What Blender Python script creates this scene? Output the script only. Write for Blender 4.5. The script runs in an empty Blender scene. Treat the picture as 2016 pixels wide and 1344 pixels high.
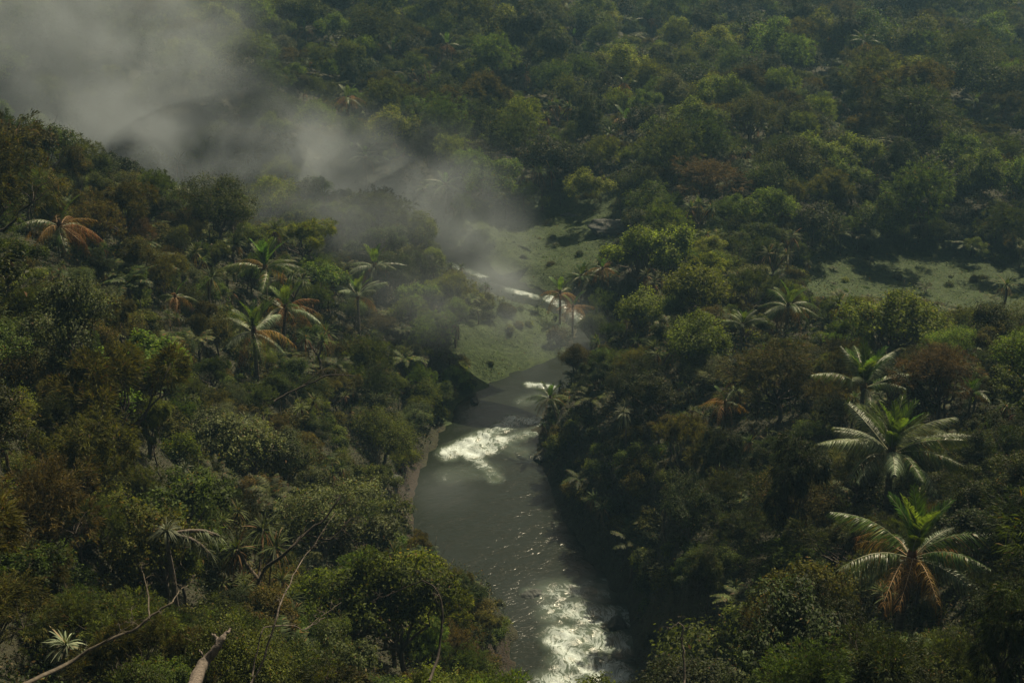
import bpy, math, random
import numpy as np
from mathutils import Vector, Matrix, Euler

# ------------------------------------------------------------------ camera, sky, sun, exposure
sc = bpy.context.scene
COL = sc.collection
CAMZ, PITCH, LENS = 60.0, 22.0, 50.0
cam_d = bpy.data.cameras.new("camera")
cam = bpy.data.objects.new("camera", cam_d)
COL.objects.link(cam)
cam.location = (0, 0, CAMZ)
cam.rotation_euler = (math.radians(90 - PITCH), 0, 0)
cam_d.lens = LENS; cam_d.sensor_width = 36; cam_d.clip_start = 0.5; cam_d.clip_end = 6000
sc.camera = cam

SUN_AZ, SUN_EL = math.radians(31), math.radians(51)      # azimuth to the right of the view direction
world = bpy.data.worlds.new("World"); sc.world = world
world.use_nodes = True
wn = world.node_tree
bg = wn.nodes["Background"]
sky = wn.nodes.new("ShaderNodeTexSky")
sky.sky_type = 'NISHITA'; sky.sun_disc = False
sky.sun_elevation = SUN_EL; sky.sun_rotation = SUN_AZ
sky.air_density = 1.0; sky.dust_density = 2.0
tint = wn.nodes.new("ShaderNodeMix"); tint.data_type = 'RGBA'; tint.blend_type = 'MULTIPLY'; tint.inputs[0].default_value = 1
tint.inputs[7].default_value = (1.0, .75, .48, 1)
wn.links.new(sky.outputs[0], tint.inputs[6]); wn.links.new(tint.outputs[2], bg.inputs[0])
bg.inputs[1].default_value = 0.05
sun_d = bpy.data.lights.new("sun", 'SUN')
sun_d.energy = 5.0; sun_d.angle = math.radians(0.6); sun_d.color = (1.0, 0.85, 0.58)
sun = bpy.data.objects.new("sun", sun_d); COL.objects.link(sun)
sdir = Vector((math.sin(SUN_AZ) * math.cos(SUN_EL), math.cos(SUN_AZ) * math.cos(SUN_EL), math.sin(SUN_EL)))
sun.rotation_euler = sdir.to_track_quat('Z', 'Y').to_euler()
sc.view_settings.view_transform = 'Standard'; sc.view_settings.look = 'None'
sc.view_settings.gamma = 1.0; sc.view_settings.exposure = 0.56
cy = sc.cycles
cy.max_bounces = 5; cy.diffuse_bounces = 3; cy.glossy_bounces = 2; cy.transmission_bounces = 3
cy.transparent_max_bounces = 4; cy.volume_bounces = 0
cy.volume_step_rate = 1.0; cy.volume_max_steps = 256
cy.use_denoising = True
try: cy.denoising_prefilter = 'ACCURATE'
except Exception: pass

# ------------------------------------------------------------------ pixel <-> world helpers (photo is 2016 x 1344)
FPX = 2016 * LENS / 36.0
CP, SP = math.cos(math.radians(PITCH)), math.sin(math.radians(PITCH))
def ray(px, py):
    x = (px - 1008) / FPX; y = (672 - py) / FPX
    return np.array([x, CP + y * SP, -SP + y * CP])
def at_z(px, py, z):
    d = ray(px, py); t = (z - CAMZ) / d[2]
    return np.array([d[0] * t, d[1] * t, z])
def at_d(px, py, dist):
    d = ray(px, py); d = d / np.linalg.norm(d)
    return np.array([0, 0, CAMZ]) + d * dist
def proj(x, y, z):
    zz = z - CAMZ
    dep = y * CP - zz * SP
    up = y * SP + zz * CP
    dep = np.maximum(dep, 0.01)
    return 1008 + FPX * x / dep, 672 - FPX * up / dep
def smooth(t):
    t = np.clip(t, 0, 1); return t * t * (3 - 2 * t)
def in_poly(x, y, poly):
    c = False; n = len(poly); j = n - 1
    for i in range(n):
        xi, yi = poly[i]; xj, yj = poly[j]
        if (yi > y) != (yj > y) and x < (xj - xi) * (y - yi) / (yj - yi) + xi: c = not c
        j = i
    return c
def blobs(px, py, L):
    """largest soft membership among (cx, cy, rx, ry) blobs."""
    w = np.zeros_like(px)
    for cx, cy_, rx, ry in L:
        w = np.maximum(w, 1 - np.sqrt(((px - cx) / rx) ** 2 + ((py - cy_) / ry) ** 2))
    return smooth(w * 2.2)

# ------------------------------------------------------------------ terrain heights from control points
CPX = [(-250,1500,32),(0,1340,27),(300,1340,24),(600,1340,18),(800,1340,13),(950,1300,8),(1005,1330,6.5),(1000,1230,5.5),(850,1180,7),(650,1180,12),
 (-250,1100,31),(0,1100,26),(300,1100,20),(600,1100,12),(760,1080,4),(820,1100,1.5),
 (-250,850,33),(0,850,27),(300,850,19),(600,850,10),(780,870,4),(860,860,1.5),
 (-250,600,36),(0,600,29),(300,600,19),(600,620,10),(800,650,5),(950,690,3),(1040,660,3),
 (-250,500,31),(0,490,26.5),(300,510,18),(550,530,9.5),(750,540,6),(900,580,3.5),
 (-250,375,27),(0,375,24.5),(200,410,20),(350,460,15.5),(550,460,10),(750,500,5),(900,545,2.5),
 (1250,1200,7),(1300,1340,12),(1600,1340,20),(2000,1340,27),(2300,1340,33),(1250,1050,6),(1400,1100,12),(1700,1100,16),(2000,1100,22),(2300,1100,27),
 (1180,900,5),(1300,900,9),(1500,850,12),(1700,850,15),(2000,850,19),(2300,850,22),
 (1150,780,4),(1250,750,8),(1400,700,11),(1600,700,11),(2000,700,12),(2300,700,12),
 (1150,640,3),(1300,600,8),(1450,600,8),(1650,610,6),(2000,640,5),(1550,540,4),(1700,560,3),(1700,500,3),(1950,570,3),(1850,490,3),(2200,560,3),(2300,500,4),
 (1400,520,7),(1300,480,5),(1450,450,8),(1450,350,9),(1450,250,8),(1600,400,6),
 (940,500,1.2),(1000,430,1.5),(1150,430,2),(1200,500,3),(1100,500,1.5),(1050,560,1),
 (1800,350,6),(1900,420,5.5),(1100,330,6),(1250,300,7),(900,350,5),(700,330,5),
 (400,250,9),(200,250,9),(0,200,11),(600,250,8),(900,200,7),(1200,200,6),(1500,180,5),(1800,250,7),(1950,250,7),
 (200,100,18),(400,100,14),(700,100,10),(1000,100,6),(1400,100,3),(1800,120,2),(2200,200,4),
 (0,-50,20),(400,0,18),(800,0,12),(1200,0,5),(1600,0,-2),(2016,0,-8)]
pts = [tuple(at_z(a, b, c)) for a, b, c in CPX]
pts += [(0,-30,58),(0,10,50),(-40,10,52),(40,10,50),(-20,40,33),(20,45,26),(0,60,10),(12,60,12),(-60,60,39),(60,60,38),(-90,120,17),(-80,95,27),(-60,150,11),(-45,160,8),(-70,165,6),(-90,165,8),(-110,175,12),(-30,165,8),(90,110,34),
        (-140,210,16),(120,200,12),(-160,300,40),(170,300,10),(0,450,4),(200,500,5),(-200,450,40),(0,600,30),(300,700,60),(-300,700,80)]
pts = np.array(pts)
def _phi(r): return r
A = _phi(np.linalg.norm(pts[:, None, :2] - pts[None, :, :2], axis=2))
n_ = len(pts)
P_ = np.hstack([np.ones((n_, 1)), pts[:, :2]])
M_ = np.zeros((n_ + 3, n_ + 3)); M_[:n_, :n_] = A - np.eye(n_) * 1.5; M_[:n_, n_:] = P_; M_[n_:, :n_] = P_.T
W_ = np.linalg.solve(M_, np.concatenate([pts[:, 2], np.zeros(3)]))
def base_h(x, y):
    x = np.atleast_1d(np.asarray(x, float)); y = np.atleast_1d(np.asarray(y, float))
    out = np.empty(len(x))
    for i in range(0, len(x), 20000):
        xx = np.clip(x[i:i+20000], -320, 320); yy = np.clip(y[i:i+20000], -60, 720)
        r = np.sqrt((xx[:, None] - pts[:, 0]) ** 2 + (yy[:, None] - pts[:, 1]) ** 2)
        out[i:i+20000] = r @ W_[:n_] + W_[n_] + W_[n_+1] * xx + W_[n_+2] * yy
    far = np.sqrt(x * x + y * y)
    out += smooth((y - 200) / 60) * (2.6 * np.sin(x / 13 + 1.4 * np.sin(y / 21)) * np.sin(y / 15 + .8 * np.sin(x / 17)) + 1.2 * np.sin(x / 6.1 + y / 9) * np.sin(y / 7 - x / 11))
    out += smooth((far - 550) / 900) * 90
    return out
# river centre line: pixel on z = 0, half width in metres
RIV = [(1250,1900,5),(1170,1600,5),(1132,1344,4.5),(1130,1240,4.3),(1085,1170,5.0),(985,1070,6.4),(952,970,6.2),(955,880,4.7),(995,800,4.2),
       (1080,755,4.2),(1170,715,4.0),(1200,665,3.6),(1150,615,3.0),(1085,592,2.4),(1010,572,2.6),(940,545,3.2),(860,500,4),(740,460,5),(600,430,5),(400,400,6),(150,380,6),(-300,370,6)]
rp = np.array([at_z(a, b, 0)[:2] for a, b, c in RIV]); rw = np.array([c for a, b, c in RIV], float)
def catmull(P, n=14):
    out = []
    P = np.vstack([2 * P[0] - P[1], P, 2 * P[-1] - P[-2]])
    for i in range(1, len(P) - 2):
        for k in range(n):
            t = k / n
            out.append(0.5 * ((2 * P[i]) + (-P[i-1] + P[i+1]) * t + (2*P[i-1] - 5*P[i] + 4*P[i+1] - P[i+2]) * t*t + (-P[i-1] + 3*P[i] - 3*P[i+1] + P[i+2]) * t**3))
    out.append(P[-2]); return np.array(out)
rc = catmull(np.hstack([rp, rw[:, None]]), 14)
def river_d(x, y):
    out = np.full(len(x), 999.0); side = np.zeros(len(x))
    tan = np.gradient(rc[:, :2], axis=0); tan /= np.linalg.norm(tan, axis=1)[:, None]
    for i in range(0, len(x), 20000):
        dx = x[i:i+20000, None] - rc[:, 0]; dy = y[i:i+20000, None] - rc[:, 1]
        d = np.sqrt(dx * dx + dy * dy) - rc[:, 2]
        k = d.argmin(1); a = np.arange(len(k))
        out[i:i+20000] = d[a, k]
        side[i:i+20000] = dx[a, k] * tan[k, 1] - dy[a, k] * tan[k, 0]     # > 0 on the right bank going upstream
    return out, side
def height(x, y):
    x = np.atleast_1d(np.asarray(x, float)); y = np.atleast_1d(np.asarray(y, float))
    h = base_h(x, y)
    d, s = river_d(x, y)
    w = np.where(s > 0, 3.2, 3.8)
    w = np.where((s < 0) & (y < 92), 2.2, w)
    w = np.where((s < 0) & (y > 122) & (y < 162), 9.0, w)
    bump = 0.5 * np.sin(x * 0.9 + 1.3 * np.sin(y * .55)) * np.sin(y * 0.8 + np.sin(x * .6)) + .25 * np.sin(x * 2.3 + y) * np.sin(y * 2.1 - x)
    d = d + bump * 0.8
    hh = np.maximum(h, 0.6) + bump * 0.35
    return np.where(d < 0, -1.2 * smooth(-d / 1.5), hh * smooth(d / w))
def H1(x, y): return float(height([x], [y])[0])

# ------------------------------------------------------------------ mesh builder
rng = np.random.default_rng(7); random.seed(7)
class Q:
    def __init__(s): s.V = []; s.F = []; s.M = []; s.n = 0
    def add(s, V, F, m=0):
        V = np.asarray(V, float).reshape(-1, 3); F = np.asarray(F, int).reshape(-1, 4)
        s.V.append(V); s.F.append(F + s.n); s.M.append(np.full(len(F), m)); s.n += len(V)
    def mesh(s, name, mats, smooth_=False):
        V = np.vstack(s.V); F = np.vstack(s.F); M = np.concatenate(s.M)
        me = bpy.data.meshes.new(name)
        me.vertices.add(len(V)); me.vertices.foreach_set('co', V.astype(np.float32).ravel())
        me.loops.add(len(F) * 4); me.loops.foreach_set('vertex_index', F.astype(np.int32).ravel())
        me.polygons.add(len(F)); me.polygons.foreach_set('loop_start', np.arange(0, len(F) * 4, 4, dtype=np.int32))
        me.polygons.foreach_set('material_index', M.astype(np.int32))
        if smooth_: me.polygons.foreach_set('use_smooth', np.ones(len(F), bool))
        for m in mats: me.materials.append(m)
        me.update(calc_edges=True)
        return me
    def build(s, name, mats, parent=None, smooth_=False):
        o = bpy.data.objects.new(name, s.mesh(name, mats, smooth_)); COL.objects.link(o); o.parent = parent
        return o
def unit(v):
    return v / np.maximum(np.linalg.norm(v, axis=-1, keepdims=True), 1e-9)
def tube(q, P, R, k=6, m=0, rough=0.0):
    P = np.asarray(P, float); R = np.asarray(R, float) * np.ones(len(P))
    T = unit(np.gradient(P, axis=0))
    ref = np.array([0.31, 0.12, 0.94]) if abs(T[0][2]) < .9 else np.array([1., .1, 0])
    U = unit(np.cross(T, ref)); W = np.cross(T, U)
    a = np.linspace(0, 2 * math.pi, k, endpoint=False)
    rr = R[:, None] * (1 + rough * (rng.random((len(P), k)) - .5))
    V = P[:, None, :] + rr[..., None] * (np.cos(a)[None, :, None] * U[:, None, :] + np.sin(a)[None, :, None] * W[:, None, :])
    V = V.reshape(-1, 3); F = []
    for i in range(len(P) - 1):
        for j in range(k):
            j2 = (j + 1) % k
            F.append((i*k + j, i*k + j2, (i+1)*k + j2, (i+1)*k + j))
    for e in (0, len(P) - 1):                              # close the ends
        V = np.vstack([V, P[e]]); c = len(V) - 1
        for j in range(0, k, 2): F.append((e*k + j, e*k + (j+1) % k, e*k + (j+2) % k, c))
    q.add(V, F, m)
def leaves(q, P, N, L, aspect=0.45, fold=0.12, m=0):
    """one folded rhombic leaf per point, lying across normal N."""
    n = len(P); N = unit(N); r = rng.normal(size=(n, 3))
    T = unit(r - (r * N).sum(1, keepdims=True) * N); B = np.cross(N, T)
    L = np.broadcast_to(L, n)[:, None] * rng.uniform(.7, 1.3, (n, 1))
    W = L * aspect * .5
    V = np.stack([P, P + T * L * .45 + B * W + N * L * fold, P + T * L - N * L * .1, P + T * L * .45 - B * W + N * L * fold], 1)
    q.add(V, np.arange(4 * n).reshape(n, 4), m)
def straps(q, P, D, L, W, droop, seg=3, m=0, prof='taper', side=None):
    n = len(P); D = unit(D); L = np.broadcast_to(L, n)[:, None]; W = np.broadcast_to(W, n)[:, None]; dr = np.broadcast_to(droop, n)[:, None]
    if side is None:
        side = np.cross(D, np.array([0, 0, 1.0])); side = unit(side + rng.normal(size=(n, 3)) * .15)
    up = np.array([0, 0, -1.0]); rows = []
    for i in range(seg + 1):
        s = i / seg
        C = P + D * L * s * (1 - .25 * dr * s) + up * dr * L * s * s
        w = W * {'taper': (1 - s) ** .6 * min(1, .5 + s * 2) + .04, 'oval': math.sin(math.pi * (0.08 + .9 * s)) + .03}[prof] * .5
        rows += [C - side * w, C + side * w]
    V = np.stack(rows, 1)
    F = []
    base = np.arange(n)[:, None] * (2 * (seg + 1))
    for i in range(seg):
        F.append(base + np.array([2*i, 2*i+1, 2*i+3, 2*i+2]))
    q.add(V, np.vstack(F), m)
def rand_dir(n, up=-1.0):
    v = rng.normal(size=(n * 4 + 8, 3)); v = unit(v); v = v[v[:, 2] > up][:n]
    return v if len(v) == n else rand_dir(n, up)
def bez(a, b, sag, n=7, wob=.06):
    a = np.asarray(a, float); b = np.asarray(b, float); t = np.linspace(0, 1, n)[:, None]
    c = (a + b) / 2 + np.array(sag)
    p = (1-t)**2 * a + 2*t*(1-t)*c + t*t*b
    L = np.linalg.norm(b - a)
    p[1:-1] += rng.normal(size=(n - 2, 3)) * wob * L * .3
    return p

# ------------------------------------------------------------------ materials
def newmat(name):
    m = bpy.data.materials.new(name); m.use_nodes = True
    nt = m.node_tree; return m, nt, nt.nodes["Principled BSDF"], nt.nodes["Material Output"]
def N(nt, t, **k):
    n = nt.nodes.new(t)
    for a, b in k.items(): setattr(n, a, b)
    return n
def ramp(nt, stops):
    r = N(nt, "ShaderNodeValToRGB"); e = r.color_ramp.elements
    while len(e) > 1: e.remove(e[-1])
    e[0].position = stops[0][0]; e[0].color = (*stops[0][1], 1)
    for p, c in stops[1:]:
        x = e.new(p); x.color = (*c, 1)
    return r
def foliage(name, dark, mid, light, rough=.5, trans=.3, spec=.35, dead=None, deadp=.04):
    m, nt, b, out = newmat(name)
    g = N(nt, "ShaderNodeNewGeometry")
    st = [(0.0, dark), (.5, mid), (.9, light)]
    if dead: st += [(1 - deadp, light), (1 - deadp + .004, dead)]
    r = ramp(nt, st); nt.links.new(g.outputs['Random Per Island'], r.inputs[0])
    oi = N(nt, "ShaderNodeObjectInfo")
    mr = N(nt, "ShaderNodeMapRange"); mr.inputs['To Min'].default_value = .62; mr.inputs['To Max'].default_value = 1.3
    nt.links.new(oi.outputs['Random'], mr.inputs[0])
    hs = N(nt, "ShaderNodeHueSaturation")
    m2 = N(nt, "ShaderNodeMapRange"); m2.inputs['To Min'].default_value = .475; m2.inputs['To Max'].default_value = .525
    sh = N(nt, "ShaderNodeMath", operation='FRACT'); mu = N(nt, "ShaderNodeMath", operation='MULTIPLY'); mu.inputs[1].default_value = 7.31
    nt.links.new(oi.outputs['Random'], mu.inputs[0]); nt.links.new(mu.outputs[0], sh.inputs[0]); nt.links.new(sh.outputs[0], m2.inputs[0])
    cn = N(nt, "ShaderNodeTexNoise"); cn.inputs['Scale'].default_value = 1.1; cn.inputs['Detail'].default_value = 2; nt.links.new(g.outputs['Position'], cn.inputs[0])
    cm = N(nt, "ShaderNodeMapRange"); cm.inputs['From Min'].default_value = .36; cm.inputs['From Max'].default_value = .66; cm.inputs['To Min'].default_value = .5; cm.inputs['To Max'].default_value = 1.5; nt.links.new(cn.outputs[0], cm.inputs[0])
    vm = N(nt, "ShaderNodeMath", operation='MULTIPLY'); nt.links.new(mr.outputs[0], vm.inputs[0]); nt.links.new(cm.outputs[0], vm.inputs[1])
    nt.links.new(m2.outputs[0], hs.inputs['Hue']); nt.links.new(vm.outputs[0], hs.inputs['Value']); nt.links.new(r.outputs[0], hs.inputs['Color'])
    nt.links.new(hs.outputs[0], b.inputs['Base Color'])
    b.inputs['Roughness'].default_value = min(1, rough + .1); b.inputs['Specular IOR Level'].default_value = spec * .6
    tr = N(nt, "ShaderNodeBsdfTranslucent"); mx = N(nt, "ShaderNodeMixShader"); mx.inputs[0].default_value = trans
    ty_ = N(nt, "ShaderNodeMix", data_type='RGBA', blend_type='MULTIPLY'); ty_.inputs[0].default_value = 1; ty_.inputs[7].default_value = (1.3, 1.25, .5, 1)
    nt.links.new(hs.outputs[0], ty_.inputs[6]); nt.links.new(ty_.outputs[2], tr.inputs[0]); nt.links.new(b.outputs[0], mx.inputs[1]); nt.links.new(tr.outputs[0], mx.inputs[2])
    nt.links.new(mx.outputs[0], out.inputs[0])
    return m
def bark(name, c1, c2, scale=6, rings=False, rough=.9):
    m, nt, b, out = newmat(name)
    tc = N(nt, "ShaderNodeTexCoord"); mp = N(nt, "ShaderNodeMapping"); mp.inputs['Scale'].default_value = (1, 1, .35) if not rings else (.4, .4, 3)
    nz = N(nt, "ShaderNodeTexNoise"); nz.inputs['Scale'].default_value = scale; nz.inputs['Detail'].default_value = 5
    r = ramp(nt, [(.3, c1), (.7, c2)])
    nt.links.new(tc.outputs['Object'], mp.inputs[0]); nt.links.new(mp.outputs[0], nz.inputs[0]); nt.links.new(nz.outputs[0], r.inputs[0]); nt.links.new(r.outputs[0], b.inputs['Base Color'])
    bp = N(nt, "ShaderNodeBump"); bp.inputs['Strength'].default_value = .6; bp.inputs['Distance'].default_value = .05
    nt.links.new(nz.outputs[0], bp.inputs['Height']); nt.links.new(bp.outputs[0], b.inputs['Normal'])
    b.inputs['Roughness'].default_value = rough
    return m
MAT = {
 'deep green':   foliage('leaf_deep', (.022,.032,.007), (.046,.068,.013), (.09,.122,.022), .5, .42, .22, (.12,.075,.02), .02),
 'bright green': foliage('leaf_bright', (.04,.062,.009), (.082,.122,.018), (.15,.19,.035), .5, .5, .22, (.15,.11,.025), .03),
 'olive':        foliage('leaf_olive', (.03,.033,.008), (.062,.063,.014), (.115,.108,.024), .6, .35, .18, (.11,.06,.02), .05),
 'grey green':   foliage('leaf_grey', (.036,.048,.018), (.064,.083,.03), (.12,.145,.055), .5, .35, .25, (.12,.08,.04), .03),
 'rust brown':   foliage('leaf_rust', (.034,.028,.011), (.075,.05,.018), (.12,.08,.028), .7, .3, .2, (.05,.06,.02), .25),
}
MAT['sunlit green'] = foliage('leaf_sunlit', (.06,.085,.012), (.11,.155,.022), (.18,.23,.045), .5, .5, .3)  # lighter copy of the bright green, backlit brightness put into the leaf colour
MAT['dark green'] = foliage('leaf_dark', (.012,.018,.005), (.024,.036,.009), (.05,.066,.016), .5, .35, .25, (.08,.05,.02), .03)  # lowered leaf reflectance; on the lower right slope it stands in for shade
M_TRUNK = bark('trunk_bark', (.035,.028,.02), (.12,.10,.075), 5)
M_PALE = bark('pale_bark', (.035,.028,.022), (.17,.14,.12), 14)
M_DARKB = bark('dark_bark', (.022,.018,.014), (.07,.055,.045), 6)
M_PTRUNK = bark('palm_bark', (.04,.03,.02), (.14,.11,.08), 4, True)
M_PAND = foliage('strap_leaf', (.03,.045,.013), (.055,.08,.022), (.10,.13,.042), .5, .35, .22, (.2,.13,.06), .06)
M_PANDPALE = foliage('strap_leaf_pale', (.07,.095,.055), (.13,.16,.10), (.22,.25,.17), .5, .2, .25, (.25,.2,.12), .06)
M_SKIRT = foliage('dead_strap', (.05,.03,.015), (.11,.065,.032), (.2,.13,.07), .8, .2, .2)
M_FROND = foliage('palm_leaflet', (.035,.06,.015), (.06,.1,.025), (.10,.15,.04), .3, .35, .6, (.17,.11,.04), .05)
M_FRONDUP = foliage('palm_leaflet_young', (.06,.11,.02), (.09,.16,.028), (.13,.22,.04), .32, .5, .5)
M_FROND_PALE = foliage('palm_leaflet_pale', (.09,.12,.07), (.14,.19,.11), (.24,.29,.2), .36, .25, .5)
M_DEADFR = foliage('dead_palm_leaflet', (.08,.042,.014), (.19,.10,.034), (.34,.2,.085), .6, .4, .3)
M_RACHIS = bark('frond_rib', (.16,.17,.10), (.34,.34,.22), 3, False, .4)
M_RACHISD = bark('dead_frond_rib', (.18,.11,.05), (.4,.27,.14), 3, False, .6)
M_FERN = foliage('fern_frond', (.024,.038,.010), (.045,.068,.016), (.08,.105,.028), .5, .35, .3, (.14,.09,.03), .05)

def mat_ground():
    m, nt, b, out = newmat('ground_soil')
    ge = N(nt, "ShaderNodeNewGeometry")
    def nz(s, d=5):
        n = N(nt, "ShaderNodeTexNoise"); n.inputs['Scale'].default_value = s; n.inputs['Detail'].default_value = d
        nt.links.new(ge.outputs['Position'], n.inputs[0]); return n
    n1, n2, n3 = nz(.35), nz(2.2), nz(9)
    hum = ramp(nt, [(.3, (.018,.016,.009)), (.55, (.03,.032,.014)), (.75, (.05,.05,.022))]); nt.links.new(n2.outputs[0], hum.inputs[0])
    gr = ramp(nt, [(.3, (.014,.028,.006)), (.5, (.03,.052,.012)), (.7, (.052,.078,.02))]); nt.links.new(n2.outputs[0], gr.inputs[0])
    so = ramp(nt, [(.3, (.014,.011,.007)), (.5, (.03,.021,.013)), (.72, (.055,.037,.022))]); nt.links.new(n3.outputs[0], so.inputs[0])
    am = N(nt, "ShaderNodeAttribute", attribute_name='meadow'); as_ = N(nt, "ShaderNodeAttribute", attribute_name='soil')
    def mask(att, n, amp):
        s = N(nt, "ShaderNodeMath", operation='SUBTRACT'); s.inputs[1].default_value = .5; nt.links.new(n.outputs[0], s.inputs[0])
        mu = N(nt, "ShaderNodeMath", operation='MULTIPLY_ADD'); mu.inputs[1].default_value = amp; nt.links.new(s.outputs[0], mu.inputs[0]); nt.links.new(att.outputs['Fac'], mu.inputs[2])
        mr = N(nt, "ShaderNodeMapRange"); mr.inputs['From Min'].default_value = .35; mr.inputs['From Max'].default_value = .6; nt.links.new(mu.outputs[0], mr.inputs[0]); return mr
    k1, k2 = mask(am, n1, 1.5), mask(as_, n2, 1.6)
    a = N(nt, "ShaderNodeMix", data_type='RGBA'); nt.links.new(k1.outputs[0], a.inputs[0]); nt.links.new(hum.outputs[0], a.inputs[6]); nt.links.new(gr.outputs[0], a.inputs[7])
    c = N(nt, "ShaderNodeMix", data_type='RGBA'); nt.links.new(k2.outputs[0], c.inputs[0]); nt.links.new(a.outputs[2], c.inputs[6]); nt.links.new(so.outputs[0], c.inputs[7])
    nt.links.new(c.outputs[2], b.inputs['Base Color']); b.inputs['Roughness'].default_value = .95
    bp = N(nt, "ShaderNodeBump"); bp.inputs['Strength'].default_value = .8; bp.inputs['Distance'].default_value = .3
    ad = N(nt, "ShaderNodeMath", operation='ADD'); nt.links.new(n2.outputs[0], ad.inputs[0]); nt.links.new(n3.outputs[0], ad.inputs[1])
    nt.links.new(ad.outputs[0], bp.inputs['Height']); nt.links.new(bp.outputs[0], b.inputs['Normal'])
    return m
def mat_water():
    m, nt, b, out = newmat('river_water')
    af = N(nt, "ShaderNodeAttribute", attribute_name='foam'); fl = N(nt, "ShaderNodeAttribute", attribute_name='flow')
    wob = N(nt, "ShaderNodeTexNoise"); wob.inputs['Scale'].default_value = .5; wob.inputs['Detail'].default_value = 4; nt.links.new(fl.outputs['Vector'], wob.inputs[0])
    vs = N(nt, "ShaderNodeVectorMath", operation='MULTIPLY_ADD'); vs.inputs[1].default_value = (3.2, 3.2, 0)
    nt.links.new(wob.outputs['Color'], vs.inputs[0]); nt.links.new(fl.outputs['Vector'], vs.inputs[2])
    mp = N(nt, "ShaderNodeMapping"); mp.inputs['Scale'].default_value = (.55, 2.1, 1); nt.links.new(vs.outputs[0], mp.inputs[0])
    n1 = N(nt, "ShaderNodeTexNoise"); n1.inputs['Scale'].default_value = .95; n1.inputs['Detail'].default_value = 9; n1.inputs['Roughness'].default_value = .68; n1.inputs['Distortion'].default_value = .7
    nt.links.new(mp.outputs[0], n1.inputs[0])
    # foam: ridged, swirling noise, thresholded by how rough the river is there
    def mth(op, a, b=None, c=None):
        n = N(nt, "ShaderNodeMath", operation=op)
        for k, v in enumerate((a, b, c)):
            if v is None: continue
            if isinstance(v, (int, float)): n.inputs[k].default_value = v
            else: nt.links.new(v, n.inputs[k])
        return n.outputs[0]
    rid = mth('MULTIPLY', mth('ABSOLUTE', mth('SUBTRACT', n1.outputs[0], .5)), -10.0)
    val = mth('ADD', mth('MULTIPLY_ADD', af.outputs['Fac'], 1.05, -.72), mth('ADD', rid, mth('MULTIPLY', mth('SUBTRACT', wob.outputs[0], .5), 2.2)))
    gs = N(nt, "ShaderNodeMapRange"); gs.inputs['From Max'].default_value = .3; nt.links.new(af.outputs['Fac'], gs.inputs[0])
    mr = N(nt, "ShaderNodeMapRange"); mr.inputs['From Min'].default_value = -.3; mr.inputs['From Max'].default_value = .8; nt.links.new(val, mr.inputs[0])
    gate = N(nt, "ShaderNodeMath", operation='MULTIPLY'); nt.links.new(gs.outputs[0], gate.inputs[0]); nt.links.new(mr.outputs[0], gate.inputs[1])
    milk = N(nt, "ShaderNodeMix", data_type='RGBA'); milk.inputs[6].default_value = (.011, .015, .009, 1); milk.inputs[7].default_value = (.10, .13, .10, 1)
    nt.links.new(mth('MULTIPLY', af.outputs['Fac'], .75), milk.inputs[0])
    mix = N(nt, "ShaderNodeMix", data_type='RGBA'); mix.inputs[7].default_value = (.54, .62, .63, 1)
    nt.links.new(milk.outputs[2], mix.inputs[6]); nt.links.new(gate.outputs[0], mix.inputs[0]); nt.links.new(mix.outputs[2], b.inputs['Base Color'])
    rr = N(nt, "ShaderNodeMapRange"); rr.inputs['To Min'].default_value = .19; rr.inputs['To Max'].default_value = 1.0; nt.links.new(gate.outputs[0], rr.inputs[0]); nt.links.new(rr.outputs[0], b.inputs['Roughness'])
    b.inputs['IOR'].default_value = 1.33
    rp_ = N(nt, "ShaderNodeTexNoise"); rp_.inputs['Scale'].default_value = 1.6; rp_.inputs['Detail'].default_value = 6; rp_.inputs['Distortion'].default_value = 1.0
    m3 = N(nt, "ShaderNodeMapping"); m3.inputs['Scale'].default_value = (1.8, 1.1, 1); nt.links.new(fl.outputs['Vector'], m3.inputs[0]); nt.links.new(m3.outputs[0], rp_.inputs[0])
    ad = N(nt, "ShaderNodeMath", operation='MULTIPLY_ADD'); ad.inputs[1].default_value = .5; nt.links.new(n1.outputs[0], ad.inputs[0]); nt.links.new(rp_.outputs[0], ad.inputs[2])
    bp = N(nt, "ShaderNodeBump"); bp.inputs['Strength'].default_value = .42; bp.inputs['Distance'].default_value = .13
    nt.links.new(ad.outputs[0], bp.inputs['Height']); nt.links.new(bp.outputs[0], b.inputs['Normal'])
    return m
def mat_rock(name, c1, c2, c3):
    m, nt, b, out = newmat(name)
    tc = N(nt, "ShaderNodeTexCoord"); nz = N(nt, "ShaderNodeTexNoise"); nz.inputs['Scale'].default_value = 1.6; nz.inputs['Detail'].default_value = 8; nz.inputs['Roughness'].default_value = .65
    nt.links.new(tc.outputs['Object'], nz.inputs[0]); r = ramp(nt, [(.32, c1), (.52, c2), (.7, c3)]); nt.links.new(nz.outputs[0], r.inputs[0]); nt.links.new(r.outputs[0], b.inputs['Base Color'])
    bp = N(nt, "ShaderNodeBump"); bp.inputs['Strength'].default_value = .9; bp.inputs['Distance'].default_value = .2; nt.links.new(nz.outputs[0], bp.inputs['Height']); nt.links.new(bp.outputs[0], b.inputs['Normal'])
    b.inputs['Roughness'].default_value = .85
    return m
M_GROUND, M_WATER = mat_ground(), mat_water()
M_ROCK = mat_rock('grey_rock', (.02,.024,.02), (.045,.052,.048), (.09,.10,.095))

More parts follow.
